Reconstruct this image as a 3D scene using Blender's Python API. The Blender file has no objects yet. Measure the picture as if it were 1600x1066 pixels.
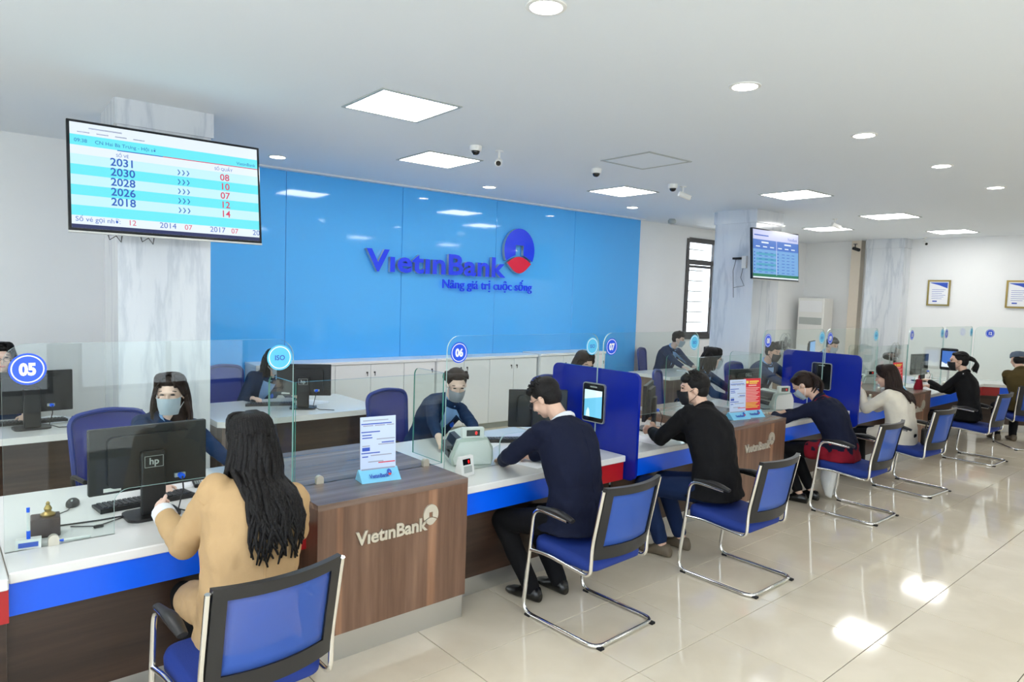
import bpy, math, random
from mathutils import Vector, Matrix, noise
from mathutils.bvhtree import BVHTree
random.seed(7)
R = math.radians
SC = bpy.context.scene
COL = SC.collection

# ------------------------------------------------------------------ camera
def look_matrix(yaw, pitch, roll, loc):
    f = Vector((math.cos(yaw)*math.cos(pitch), math.sin(yaw)*math.cos(pitch), -math.sin(pitch)))
    r = Vector((math.sin(yaw), -math.cos(yaw), 0)); d = f.cross(r)
    r2 = r*math.cos(roll) + d*math.sin(roll); d2 = d*math.cos(roll) - r*math.sin(roll)
    m = Matrix.Identity(4)
    for i in range(3):
        m[i][0] = r2[i]; m[i][1] = -d2[i]; m[i][2] = -f[i]; m[i][3] = loc[i]
    return m
cam = bpy.data.cameras.new('camera'); cam.lens = 24.0; cam.sensor_width = 36.0; cam.sensor_fit = 'HORIZONTAL'
cam.clip_start = .05; cam.clip_end = 200
cam_ob = bpy.data.objects.new('camera', cam); COL.objects.link(cam_ob)
cam_ob.matrix_world = look_matrix(R(49.07), R(3.98), R(-1.93), (0, 0, 1.9))
SC.camera = cam_ob
# ------------------------------------------------------------------ world and exposure
SKY_STRENGTH = 2.8
PANEL_STRENGTH = 10.0
DOWN_STRENGTH = 14.0
w = bpy.data.worlds.new('sky'); SC.world = w; w.use_nodes = True
bg = w.node_tree.nodes['Background']; bg.inputs[0].default_value = (.86, .93, 1, 1); bg.inputs[1].default_value = SKY_STRENGTH
SC.view_settings.view_transform = 'Standard'; SC.view_settings.look = 'None'
SC.view_settings.gamma = 1; SC.view_settings.use_curve_mapping = False
SC.view_settings.exposure = 0.92
SC.cycles.max_bounces = 10; SC.cycles.transparent_max_bounces = 24; SC.cycles.diffuse_bounces = 5
SC.cycles.caustics_reflective = False; SC.cycles.caustics_refractive = False
SC.cycles.sample_clamp_indirect = 4.0

# ------------------------------------------------------------------ materials
MATS = {}
def nodes_of(m): return m.node_tree.nodes, m.node_tree.links
def mat(name, col=(.8, .8, .8), rough=.5, metal=0, spec=.5, coat=0, emit=None, estr=0, bump=0, bscale=40, vary=0, vscale=6, sub=0):
    if name in MATS: return MATS[name]
    m = bpy.data.materials.new(name); m.use_nodes = True; MATS[name] = m
    n, l = nodes_of(m); b = n['Principled BSDF']
    b.inputs['Base Color'].default_value = (*col, 1); b.inputs['Roughness'].default_value = rough
    b.inputs['Metallic'].default_value = metal; b.inputs['Specular IOR Level'].default_value = spec
    b.inputs['Coat Weight'].default_value = coat
    if emit: b.inputs['Emission Color'].default_value = (*emit, 1); b.inputs['Emission Strength'].default_value = estr
    if vary or bump:
        tc = n.new('ShaderNodeTexCoord')
    if vary:
        nz = n.new('ShaderNodeTexNoise'); nz.inputs['Scale'].default_value = vscale; nz.inputs['Detail'].default_value = 5
        l.new(tc.outputs['Object'], nz.inputs['Vector'])
        mx = n.new('ShaderNodeMix'); mx.data_type = 'RGBA'
        mx.inputs[6].default_value = (*[max(0, c*(1-vary)) for c in col], 1); mx.inputs[7].default_value = (*[min(1, c*(1+vary)) for c in col], 1)
        l.new(nz.outputs['Fac'], mx.inputs[0]); l.new(mx.outputs[2], b.inputs['Base Color'])
    if bump:
        nb = n.new('ShaderNodeTexNoise'); nb.inputs['Scale'].default_value = bscale; nb.inputs['Detail'].default_value = 4
        l.new(tc.outputs['Object'], nb.inputs['Vector'])
        bp = n.new('ShaderNodeBump'); bp.inputs['Strength'].default_value = bump; bp.inputs['Distance'].default_value = .01
        l.new(nb.outputs['Fac'], bp.inputs['Height']); l.new(bp.outputs['Normal'], b.inputs['Normal'])
    return m
def ramp(n, stops):
    r = n.new('ShaderNodeValToRGB'); e = r.color_ramp.elements
    while len(e) < len(stops): e.new(.5)
    for el, (p, c) in zip(e, stops): el.position = p; el.color = (*c, 1)
    return r
def wood_mat(name, axis, c0, c1, c2, rough=.38):
    m = bpy.data.materials.new(name); m.use_nodes = True; n, l = nodes_of(m); b = n['Principled BSDF']
    tc = n.new('ShaderNodeTexCoord'); mp = n.new('ShaderNodeMapping')
    s = {'z': (9, 9, .55), 'x': (.5, 9, 9), 'y': (9, .5, 9)}[axis]
    mp.inputs['Scale'].default_value = s; l.new(tc.outputs['Object'], mp.inputs['Vector'])
    nz = n.new('ShaderNodeTexNoise'); nz.inputs['Scale'].default_value = 1.6; nz.inputs['Detail'].default_value = 7; nz.inputs['Roughness'].default_value = .62
    l.new(mp.outputs[0], nz.inputs['Vector'])
    r = ramp(n, [(.28, c0), (.5, c1), (.72, c2)]); l.new(nz.outputs['Fac'], r.inputs[0])
    mp2 = n.new('ShaderNodeMapping'); s2 = {'z': (5.5, 5.5, .03), 'x': (.03, 5.5, 5.5), 'y': (5.5, .03, 5.5)}[axis]
    mp2.inputs['Scale'].default_value = s2; l.new(tc.outputs['Object'], mp2.inputs['Vector'])
    n2 = n.new('ShaderNodeTexNoise'); n2.inputs['Scale'].default_value = 1.3; n2.inputs['Detail'].default_value = 1
    l.new(mp2.outputs[0], n2.inputs['Vector'])
    r2 = ramp(n, [(.0, (.82, .82, .82)), (.62, (1, 1, 1)), (.67, (1.6, 1.5, 1.35)), (.71, (1.0, 1.0, 1.0))]); l.new(n2.outputs['Fac'], r2.inputs[0])
    mx = n.new('ShaderNodeMix'); mx.data_type = 'RGBA'; mx.blend_type = 'MULTIPLY'; mx.inputs[0].default_value = 1
    l.new(r.outputs[0], mx.inputs[6]); l.new(r2.outputs[0], mx.inputs[7]); l.new(mx.outputs[2], b.inputs['Base Color'])
    b.inputs['Roughness'].default_value = rough
    MATS[name] = m; return m
def marble_mat():
    m = bpy.data.materials.new('marble'); m.use_nodes = True; n, l = nodes_of(m); b = n['Principled BSDF']
    tc = n.new('ShaderNodeTexCoord'); mp = n.new('ShaderNodeMapping'); mp.inputs['Rotation'].default_value = (.25, .42, .3); mp.inputs['Scale'].default_value = (2.6, 2.6, .38)
    l.new(tc.outputs['Object'], mp.inputs['Vector'])
    nz = n.new('ShaderNodeTexNoise'); nz.inputs['Scale'].default_value = 1.1; nz.inputs['Detail'].default_value = 8; nz.inputs['Roughness'].default_value = .6
    l.new(mp.outputs[0], nz.inputs['Vector'])
    r = ramp(n, [(.30, (.69, .72, .75)), (.44, (.67, .70, .73)), (.49, (.54, .58, .63)), (.53, (.67, .70, .74)), (.72, (.72, .75, .77))]); l.new(nz.outputs['Fac'], r.inputs[0])
    l.new(r.outputs[0], b.inputs['Base Color']); b.inputs['Roughness'].default_value = .12
    MATS['marble'] = m; return m
def glass_mat(name, tint=(.945, .98, .97), f=1.30):
    m = bpy.data.materials.new(name); m.use_nodes = True; n, l = nodes_of(m); n.remove(n['Principled BSDF'])
    out = n['Material Output']; tr = n.new('ShaderNodeBsdfTransparent'); tr.inputs[0].default_value = (*tint, 1)
    gl = n.new('ShaderNodeBsdfGlossy'); gl.inputs['Roughness'].default_value = .0
    fr = n.new('ShaderNodeFresnel'); ge = n.new('ShaderNodeNewGeometry'); mi = n.new('ShaderNodeMix')
    mi.inputs[2].default_value = f; mi.inputs[3].default_value = 1/f; l.new(ge.outputs['Backfacing'], mi.inputs[0]); l.new(mi.outputs[0], fr.inputs[0])   # a thin pane reflects alike from both of its faces
    mx = n.new('ShaderNodeMixShader'); l.new(fr.outputs[0], mx.inputs[0]); l.new(tr.outputs[0], mx.inputs[1]); l.new(gl.outputs[0], mx.inputs[2]); l.new(mx.outputs[0], out.inputs[0])
    MATS[name] = m; return m
def veil_mat(name, col, alpha, rough=.6):
    m = bpy.data.materials.new(name); m.use_nodes = True; n, l = nodes_of(m); b = n['Principled BSDF']
    b.inputs['Base Color'].default_value = (*col, 1); b.inputs['Roughness'].default_value = rough; b.inputs['Alpha'].default_value = alpha
    MATS[name] = m; return m
M = MATS
mat('wall', (.86, .87, .87), .65, vary=.03, vscale=1.5)
mat('ceiling', (.80, .85, .90), .8)
wood_mat('walnut_v', 'z', (.105, .053, .032), (.180, .096, .060), (.255, .147, .097))
wood_mat('walnut_top', 'x', (.13, .080, .060), (.20, .135, .105), (.26, .185, .15), .25)
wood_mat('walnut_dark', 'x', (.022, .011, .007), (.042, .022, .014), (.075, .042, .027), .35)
wood_mat('walnut_grey', 'z', (.12, .083, .062), (.19, .135, .105), (.25, .19, .15))
marble_mat(); glass_mat('glass'); glass_mat('window_glass', (.97, .99, 1))
mat('glass_edge', (.10, .34, .29), .15, spec=.8)
mat('glass_edge_light', (.45, .62, .60), .15, spec=.8)
mat('solid_white', (.80, .80, .78), .22, coat=.3)
mat('cabinet_white', (.84, .85, .86), .3)
mat('strip_blue', (.0, .115, .90), .3); mat('strip_red', (.42, .008, .012), .3)
mat('partition_blue', (.003, .016, .30), .16, spec=.4)
mat('steel', (.62, .62, .60), .28, .9); mat('chrome', (.82, .82, .80), .09, 1.0)
mat('black_plastic', (.012, .012, .013), .42); mat('black_gloss', (.006, .007, .009), .12)
mat('dark_grey', (.045, .047, .05), .5); mat('rubber', (.01, .01, .01), .8)
mat('chair_blue', (.004, .028, .22), .75, bump=.25, bscale=300)
veil_mat('mesh_blue', (.035, .11, .46), .62); veil_mat('mesh_office', (.008, .022, .26), .95)
mat('frame_blue', (.008, .03, .22), .4)
mat('white_plastic', (.80, .80, .77), .35); mat('grey_plastic', (.42, .45, .43), .4); mat('machine_green', (.55, .60, .55), .4)
mat('paper', (.86, .87, .90), .6); mat('paper_blue', (.60, .70, .92), .6); mat('sky_plastic', (.22, .62, .88), .3)
mat('print_blue', (.03, .09, .50), .6); mat('print_grey', (.35, .38, .50), .6); mat('print_red', (.75, .03, .05), .5); mat('print_yellow', (.95, .72, .12), .5); mat('print_pink', (.95, .55, .5), .5)
mat('brass', (.50, .36, .12), .3, .9); mat('brown_box', (.055, .032, .030), .5)
mat('sticker_blue', (.01, .09, .80), .35); mat('sticker_cyan', (.10, .55, .85), .35); mat('sticker_white', (.88, .90, .95), .4)
mat('logo_blue', (.015, .06, .95), .25, coat=.3); mat('logo_red', (.80, .015, .06), .3); mat('logo_side', (.50, .52, .55), .3, .6)
mat('champagne', (.66, .62, .52), .35, .5)
mat('skin', (.72, .47, .35), .5, spec=.3, vary=.05, vscale=12); mat('skin_pale', (.80, .57, .46), .5, spec=.3, vary=.05, vscale=12)
mat('hair_black', (.006, .005, .005), .5, spec=.25, bump=.5, bscale=160); mat('hair_brown', (.020, .010, .007), .5, spec=.25, bump=.5, bscale=160)
mat('eye_dark', (.01, .008, .008), .2); mat('lip', (.55, .20, .18), .5)
def cloth(name, col, rough=.85, vary=.12): return mat(name, col, rough, spec=.2, bump=.35, bscale=26, vary=vary, vscale=9)
cloth('coat_beige', (.50, .33, .165)); cloth('suit_navy', (.007, .010, .028)); cloth('uniform_navy', (.008, .028, .085)); cloth('jacket_black', (.006, .006, .007))
cloth('trouser_black', (.005, .005, .006)); cloth('jeans_navy', (.008, .020, .065)); cloth('cream', (.76, .70, .58)); cloth('olive', (.075, .052, .016)); cloth('dark_red', (.22, .008, .02))
cloth('shirt_white', (.80, .82, .86)); cloth('shirt_blue', (.28, .47, .80)); cloth('cap_grey', (.10, .13, .18))
cloth('bag_white', (.78, .79, .78), .5)
mat('mask_blue', (.42, .50, .56), .7, bump=.2, bscale=60); mat('mask_grey', (.30, .32, .35), .7, bump=.2, bscale=60); mat('mask_black', (.01, .01, .012), .6)
mat('shoe_black', (.006, .006, .006), .25); mat('shoe_brown', (.13, .10, .065), .6)
mat('emit_panel', (1, 1, 1), .5, emit=(1, .99, .97), estr=PANEL_STRENGTH)
mat('emit_down', (1, 1, 1), .5, emit=(1, .96, .90), estr=DOWN_STRENGTH)
def emis(name, col, s=1.0): return mat(name, (0, 0, 0), .25, emit=col, estr=s*.56)
emis('scr_white', (.82, .92, 1), .95); emis('scr_pale', (.58, .92, .98), .95); emis('scr_cyan', (.16, .88, .98), .92); emis('scr_blue', (.02, .14, .70), .7); emis('scr_red', (.85, .06, .16), .8)
emis('scr_navy', (.03, .05, .22), .5); emis('scr_text', (.03, .13, .62), .8); emis('scr_lilac', (.62, .66, .95), .85); emis('scr_mid', (.07, .22, .72), .75); emis('scr_sky', (.22, .50, .92), .75); emis('scr_teal', (.10, .50, .72), .7); emis('scr_green', (.02, .30, .16), .6)
emis('led_red', (1, .02, .02), 2.0); emis('scr_phone', (.20, .65, .95), 1.0); emis('scr_phone_lt', (.75, .93, 1), 1.1)

# ------------------------------------------------------------------ mesh builder
class MB:
    def __init__(s): s.v = []; s.f = []; s.m = []
    def add(s, vs, fs, mi=0):
        o = len(s.v); s.v += [tuple(v) for v in vs]; s.f += [[i+o for i in f] for f in fs]; s.m += [mi]*len(fs); return s
    def box(s, x0, x1, y0, y1, z0, z1, mi=0):
        return s.add([(x0,y0,z0),(x1,y0,z0),(x1,y1,z0),(x0,y1,z0),(x0,y0,z1),(x1,y0,z1),(x1,y1,z1),(x0,y1,z1)],
                     [(0,3,2,1),(4,5,6,7),(0,1,5,4),(1,2,6,5),(2,3,7,6),(3,0,4,7)], mi)
    def bbox(s, x0, x1, y0, y1, z0, z1, b=.006, mi=0):
        "box with chamfered edges"
        vs = []; idx = {}
        for ix, (x, sx) in enumerate(((x0, 1), (x1, -1))):
            for iy, (y, sy) in enumerate(((y0, 1), (y1, -1))):
                for iz, (z, sz) in enumerate(((z0, 1), (z1, -1))):
                    idx[ix, iy, iz] = len(vs)
                    vs += [(x, y+sy*b, z+sz*b), (x+sx*b, y, z+sz*b), (x+sx*b, y+sy*b, z)]
        g = lambda a, b_, c, k: idx[a, b_, c]+k
        fs = [[g(0,0,0,0), g(0,0,1,0), g(0,1,1,0), g(0,1,0,0)], [g(1,0,0,0), g(1,1,0,0), g(1,1,1,0), g(1,0,1,0)],
              [g(0,0,0,1), g(1,0,0,1), g(1,0,1,1), g(0,0,1,1)], [g(0,1,0,1), g(0,1,1,1), g(1,1,1,1), g(1,1,0,1)],
              [g(0,0,0,2), g(0,1,0,2), g(1,1,0,2), g(1,0,0,2)], [g(0,0,1,2), g(1,0,1,2), g(1,1,1,2), g(0,1,1,2)]]
        for a in (0, 1):
            for c in (0, 1):
                fs.append([g(a,c,0,0), g(a,c,0,1), g(a,c,1,1), g(a,c,1,0)])
                fs.append([g(a,0,c,0), g(a,0,c,2), g(a,1,c,2), g(a,1,c,0)])
                fs.append([g(0,a,c,1), g(0,a,c,2), g(1,a,c,2), g(1,a,c,1)])
                for iz in (0, 1): fs.append([g(a,c,iz,0), g(a,c,iz,1), g(a,c,iz,2)])
        s.add(vs, fs, mi); return s
    def prism(s, pts, axis, a0, a1, mi=0, side=None):
        "2D outline extruded along an axis; pts in the other two axes (xy for z, xz for y, yz for x)"
        def P(p, a): return {'z': (p[0], p[1], a), 'y': (p[0], a, p[1]), 'x': (a, p[0], p[1])}[axis]
        n = len(pts); vs = [P(p, a0) for p in pts]+[P(p, a1) for p in pts]
        s.add(vs, [list(range(n))[::-1], list(range(n, 2*n))], mi)
        s.add(vs, [(i, (i+1) % n, n+(i+1) % n, n+i) for i in range(n)], mi if side is None else side)
        return s
    def lathe(s, prof, c=(0, 0, 0), n=24, mi=0, axis='z', cap=True):
        vs = []; fs = []
        for r, z in prof:
            for k in range(n):
                a = 2*math.pi*k/n; x, y = r*math.cos(a), r*math.sin(a)
                p = {'z': (x, y, z), 'y': (x, z, y), 'x': (z, x, y)}[axis]
                vs.append((p[0]+c[0], p[1]+c[1], p[2]+c[2]))
        for j in range(len(prof)-1):
            for k in range(n): fs.append((j*n+k, j*n+(k+1) % n, (j+1)*n+(k+1) % n, (j+1)*n+k))
        if cap: fs += [list(range(n))[::-1], list(range((len(prof)-1)*n, len(prof)*n))]
        return s.add(vs, fs, mi)
    def tube(s, path, r, n=8, mi=0, flat=None, cap=True):
        P = [Vector(p) for p in path]; rs = r if isinstance(r, (list, tuple)) else [r]*len(P)
        vs = []; fs = []; up = None
        for i, p in enumerate(P):
            t = ((P[i+1]-p) if i == 0 else (p-P[i-1]) if i == len(P)-1 else (P[i+1]-P[i]).normalized()+(p-P[i-1]).normalized())
            if t.length < 1e-9: t = Vector((0, 0, 1))
            t.normalize()
            if up is None:
                up = Vector((0, 0, 1)) if abs(t.z) < .9 else Vector((1, 0, 0))
            up = (up-t*up.dot(t)); up.normalize(); q = t.cross(up)
            for k in range(n):
                a = 2*math.pi*k/n
                vs.append(p+(up*math.cos(a)*(flat or 1)+q*math.sin(a))*rs[i])
        for j in range(len(P)-1):
            for k in range(n): fs.append((j*n+k, j*n+(k+1) % n, (j+1)*n+(k+1) % n, (j+1)*n+k))
        if cap: fs += [list(range(n))[::-1], list(range((len(P)-1)*n, len(P)*n))]
        return s.add(vs, fs, mi)
    def ell(s, c, rad, rot=None, nu=14, nv=9, mi=0):
        c = Vector(c); vs = []; fs = []
        for j in range(1, nv):
            th = math.pi*j/nv
            for k in range(nu):
                a = 2*math.pi*k/nu; p = Vector((rad[0]*math.sin(th)*math.cos(a), rad[1]*math.sin(th)*math.sin(a), rad[2]*math.cos(th)))
                vs.append(c+(rot @ p if rot else p))
        t = Vector((0, 0, rad[2])); vs += [c+(rot @ t if rot else t), c-(rot @ t if rot else t)]
        for j in range(nv-2):
            for k in range(nu): fs.append((j*nu+k, (j+1)*nu+k, (j+1)*nu+(k+1) % nu, j*nu+(k+1) % nu))
        T = len(vs)-2
        for k in range(nu): fs.append((T, k, (k+1) % nu)); fs.append((T+1, (nv-2)*nu+(k+1) % nu, (nv-2)*nu+k))
        return s.add(vs, fs, mi)
    def cap(s, p0, p1, r0, r1, n=12, mi=0):
        "tapered capsule"
        p0 = Vector(p0); p1 = Vector(p1); d = (p1-p0); L = d.length; d = d/L if L > 1e-6 else Vector((0, 0, 1))
        pts = []; rr = []
        for a in (80, 55, 28): pts.append(p0-d*r0*math.sin(R(a))); rr.append(r0*math.cos(R(a)))
        pts += [p0, p1]; rr += [r0, r1]
        for a in (28, 55, 80): pts.append(p1+d*r1*math.sin(R(a))); rr.append(r1*math.cos(R(a)))
        return s.tube(pts, rr, n, mi)
    def loft(s, rings, n=20, mi=0):
        "rings: (centre, xaxis, yaxis, rx, ry)"
        vs = []; fs = []
        for c, ax, ay, rx, ry in rings:
            for k in range(n):
                a = 2*math.pi*k/n; ca, sa = math.cos(a), math.sin(a)
                e = .8
                vs.append(Vector(c)+Vector(ax)*rx*math.copysign(abs(ca)**e, ca)+Vector(ay)*ry*math.copysign(abs(sa)**e, sa))
        for j in range(len(rings)-1):
            for k in range(n): fs.append((j*n+k, j*n+(k+1) % n, (j+1)*n+(k+1) % n, (j+1)*n+k))
        fs += [list(range(n))[::-1], list(range((len(rings)-1)*n, len(rings)*n))]
        return s.add(vs, fs, mi)
    def mesh(s, name, mats, smooth=False):
        me = bpy.data.meshes.new(name); me.from_pydata(s.v, [], s.f); me.validate()
        mats = mats if isinstance(mats, (list, tuple)) else [mats]
        for m in mats: me.materials.append(M[m] if isinstance(m, str) else m)
        if len(mats) > 1 and len(me.polygons) == len(s.m): me.polygons.foreach_set('material_index', s.m)
        if smooth:
            me.polygons.foreach_set('use_smooth', [True]*len(me.polygons))
            if smooth != 'all':
                import bmesh
                bm = bmesh.new(); bm.from_mesh(me)
                bmesh.ops.recalc_face_normals(bm, faces=bm.faces)
                for e in bm.edges:
                    if len(e.link_faces) == 2 and e.calc_face_angle(0) > R(38): e.smooth = False
                bm.to_mesh(me); bm.free()
        me.update(); return me
    def build(s, name, mats, parent=None, smooth=False, loc=(0, 0, 0), rz=0):
        me = s.mesh(name, mats, smooth)
        if not smooth:
            import bmesh
            bm = bmesh.new(); bm.from_mesh(me); bmesh.ops.recalc_face_normals(bm, faces=bm.faces); bm.to_mesh(me); bm.free()
        return ob(name, me, parent, loc, rz)
def ob(name, data, parent=None, loc=(0, 0, 0), rz=0):
    o = bpy.data.objects.new(name, data); COL.objects.link(o); o.parent = parent; o.location = loc; o.rotation_euler = (0, 0, rz); return o
def tag(o, label, cat, group=None, kind=None):
    o['label'] = label; o['category'] = cat
    if group: o['group'] = group
    if kind: o['kind'] = kind
    return o
def struct(o, label=None):
    o['kind'] = 'structure'
    if label: o['label'] = label
    return o
def thing(name, label, cat, loc=(0, 0, 0), rz=0, group=None):
    return tag(ob(name, None, None, loc, rz), label, cat, group)
def dup(root, loc, rz, label, group=None):
    r = root.copy(); COL.objects.link(r); r.location = loc; r.rotation_euler = (0, 0, rz); r['label'] = label
    if group: r['group'] = group
    for ch in list(root.children):
        c = ch.copy(); COL.objects.link(c); c.parent = r
        for g in list(ch.children):
            d = g.copy(); COL.objects.link(d); d.parent = c
    return r
TW = R(-2.4)
def L(x, y, z=0): return (math.cos(TW)*x-math.sin(TW)*y, math.sin(TW)*x+math.cos(TW)*y, z)   # wall frame -> world
def rrect(x0, x1, z0, z1, r, corners=(1, 1, 1, 1), n=6):
    pts = []
    for (cx, cz, a0, on) in ((x0, z0, 180, corners[0]), (x1, z0, 270, corners[1]), (x1, z1, 0, corners[2]), (x0, z1, 90, corners[3])):
        if not on: pts.append((cx, cz)); continue
        ox = cx+(r if cx == x0 else -r); oz = cz+(r if cz == z0 else -r)
        for k in range(n+1): a = R(a0+90*k/n); pts.append((ox+r*math.cos(a), oz+r*math.sin(a)))
    return pts
def arc_path(pts, r, n=5):
    "polyline with rounded corners"
    P = [Vector(p) for p in pts]; out = [P[0]]
    for i in range(1, len(P)-1):
        a = (P[i-1]-P[i]); b = (P[i+1]-P[i]); rr = min(r, a.length*.49, b.length*.49)
        p0 = P[i]+a.normalized()*rr; p1 = P[i]+b.normalized()*rr
        for k in range(n+1):
            t = k/n; out.append((1-t)**2*p0+2*t*(1-t)*P[i]+t*t*p1)
    out.append(P[-1]); return out
_dg = None
def text_geo(body, size, align='CENTER', bold=0.0, ext=0.0, spacing=1.0):
    c = bpy.data.curves.new('t', 'FONT'); c.body = body; c.size = size; c.align_x = align; c.offset = bold; c.extrude = ext; c.space_character = spacing; c.resolution_u = 3
    o = bpy.data.objects.new('t', c); COL.objects.link(o)
    dg = bpy.context.evaluated_depsgraph_get(); me = bpy.data.meshes.new_from_object(o.evaluated_get(dg))
    vs = [tuple(v.co) for v in me.vertices]; fs = [tuple(p.vertices) for p in me.polygons]
    bpy.data.objects.remove(o); bpy.data.curves.remove(c); bpy.data.meshes.remove(me)
    return vs, fs
def text_on(mb, body, size, x, z, y=0, align='CENTER', bold=0.0, ext=0.0, mi=0, sx=1.0, spacing=1.0):
    "upright text facing -Y with its baseline at (x, z)"
    vs, fs = text_geo(body, size, align, bold, ext, spacing)
    return mb.add([(x+v[0]*sx, y-v[2], z+v[1]) for v in vs], fs, mi)
def bank_logo(mb, s, x, z, y, ext, mi_name, mi_ring, mi_red, bold=.018):
    "word plus disc with square hole, total word width about 4.4*s"
    text_on(mb, 'VıetınBank', s, x, z, y, 'LEFT', bold*s, ext, mi_name, 1.0)
    cx, cz, r = x+4.62*s, z+.80*s, .50*s
    dia = 1.18
    upper = []
    for k in range(25):
        a = R(-28+236*k/24); upper.append((cx+r*math.cos(a), cz+r*dia*math.sin(a)))
    q = r*.24
    for k in range(9):      # concave lower rim over the red lens
        a = k/8; xx = cx-r*.883+2*r*.883*a; upper.append((xx, cz-r*.55+r*.30*math.sin(math.pi*a)))
    # square notch is left open towards the lens
    body = upper[:25]; low = upper[25:]
    notch = [(cx-q, low[3][1]), (cx-q, cz+r*.30), (cx+q, cz+r*.30), (cx+q, low[5][1])]
    poly = body+low[1:3]+notch+low[6:8]
    mb.prism(poly, 'y', y-ext, y+ext, mi_ring)
    lens = [(cx-r*.80+2*r*.80*k/8, cz-r*.62+r*.30*math.sin(math.pi*k/8)) for k in range(9)]+[(cx+r*.80-2*r*.80*k/8, cz-r*.62-r*.56*math.sin(math.pi*k/8)) for k in range(1, 8)]
    mb.prism(lens, 'y', y-ext, y+ext, mi_red)
    return mb

# ------------------------------------------------------------------ floor: grout bed and polished tiles (counter frame)
def tile_mat():
    m = bpy.data.materials.new('floor_tile'); m.use_nodes = True; n, l = nodes_of(m); b = n['Principled BSDF']
    oi = n.new('ShaderNodeObjectInfo'); tc = n.new('ShaderNodeTexCoord')
    ad = n.new('ShaderNodeVectorMath'); ad.operation = 'ADD'; l.new(tc.outputs['Object'], ad.inputs[0]); l.new(oi.outputs['Location'], ad.inputs[1])
    nz = n.new('ShaderNodeTexNoise'); nz.inputs['Scale'].default_value = 2.4; nz.inputs['Detail'].default_value = 6; nz.inputs['Distortion'].default_value = .8; l.new(ad.outputs[0], nz.inputs['Vector'])
    r = ramp(n, [(.35, (.75, .66, .51)), (.65, (.82, .73, .58))]); l.new(nz.outputs['Fac'], r.inputs[0])
    l.new(r.outputs[0], b.inputs['Base Color']); b.inputs['Roughness'].default_value = .07; b.inputs['Specular IOR Level'].default_value = .62
    MATS['floor_tile'] = m
tile_mat(); mat('grout', (.10, .09, .075), .8)
FL = ob('floor', MB().box(-4.2, 16, -5.6, 9.2, -.12, -.006).mesh('floor', 'grout')); struct(FL, 'polished cream tile floor of the banking hall')
TU, TV_, U0, V0 = .662, .627, 3.385, 2.07
tm = MB().bbox(-TU/2+.0022, TU/2-.0022, -TV_/2+.0022, TV_/2-.0022, -.006, 0, .0012).mesh('tile', 'floor_tile')
rest = MB()
for i in range(-11, 19):
    for j in range(-12, 12):
        cu, cv = U0+(i+.5)*TU, V0+(j+.5)*TV_
        if -4.2+TU/2 < cu < 16-TU/2 and -5.6+TV_/2 < cv < 9.2-TV_/2:
            if -1.2 < cu < 14.6 and -.2 < cv < 3.4: ob('tile', tm, FL, (cu, cv, 0))
            else: rest.box(cu-TU/2+.0016, cu+TU/2-.0016, cv-TV_/2+.0016, cv+TV_/2-.0016, -.006, 0)
o = rest.build('tile_field', 'floor_tile', FL); o['kind'] = 'stuff'

# ------------------------------------------------------------------ walls, ceiling (wall frame, turned 2.4 degrees)
CZ = 3.25; X0, X1, Y0, Y1 = -3.6, 14.8, -4.6, 8.05
WX0, WX1, WZ0, WZ1 = 10.5, 11.4, 1.15, 3.04
wb = MB()
wb.box(X0-.2, WX0, Y1, Y1+.10, 0, CZ); wb.box(WX1, X1+.2, Y1, Y1+.10, 0, CZ); wb.box(WX0, WX1, Y1, Y1+.10, 0, WZ0); wb.box(WX0, WX1, Y1, Y1+.10, WZ1, CZ)
struct(wb.build('wall_back', 'wall', rz=TW), 'white painted back wall')
struct(MB().box(X1, X1+.2, Y0-.2, Y1, 0, CZ).build('wall_right', 'wall', rz=TW), 'white end wall with framed certificates')
fw = MB(); WF = [(-3.3, -1.0), (-.7, 1.6), (1.9, 4.4)]; lft = [(-4.2, -1.9), (-1.5, .8), (1.2, 3.5)]  # window openings out of view, added so daylight fills the hall
fw.box(X0, X1, Y0-.2, Y0, 0, .25); fw.box(X0, X1, Y0-.2, Y0, 2.95, CZ)
for a, b_ in zip([X0]+[q[1] for q in WF], [q[0] for q in WF]+[X1]): fw.box(a, b_, Y0-.2, Y0, .25, 2.95)
struct(fw.build('wall_front', 'wall', rz=TW), 'street wall with openings added to let daylight in')
lw = MB(); lw.box(X0-.2, X0, Y0, Y1, 0, .25); lw.box(X0-.2, X0, Y0, Y1, 2.95, CZ)
for a, b_ in zip([Y0]+[q[1] for q in lft], [q[0] for q in lft]+[Y1]): lw.box(X0-.2, X0, a, b_, .25, 2.95)
struct(lw.build('wall_left', 'wall', rz=TW), 'side wall with openings added to let daylight in')
for i, (a, b_, side) in enumerate([(q[0], q[1], 'f') for q in WF]+[(q[0], q[1], 'l') for q in lft]):  # unseen windows, added as daylight sources
    wn = ob('window_%d' % (i+2), None, None, L((a+b_)/2, Y0-.1) if side == 'f' else L(X0-.1, (a+b_)/2), TW+(0 if side == 'f' else R(90))); struct(wn, 'tall unseen window added for daylight')
    h = (b_-a)/2; f = MB()
    for x in (-h, -.03, h-.06): f.box(x, x+.06, -.04, .04, .25, 2.95)
    for z in (.25, 2.89):
        f.box(-h+.06, -.03, -.04, .04, z, z+.06); f.box(.03, h-.06, -.04, .04, z, z+.06)
    f.build('window_frame', 'dark_grey', wn); MB().box(-h+.06, -.03, -.005, .005, .31, 2.89).build('pane', 'window_glass', wn); MB().box(.03, h-.06, -.005, .005, .31, 2.89).build('pane', 'window_glass', wn)
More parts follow.
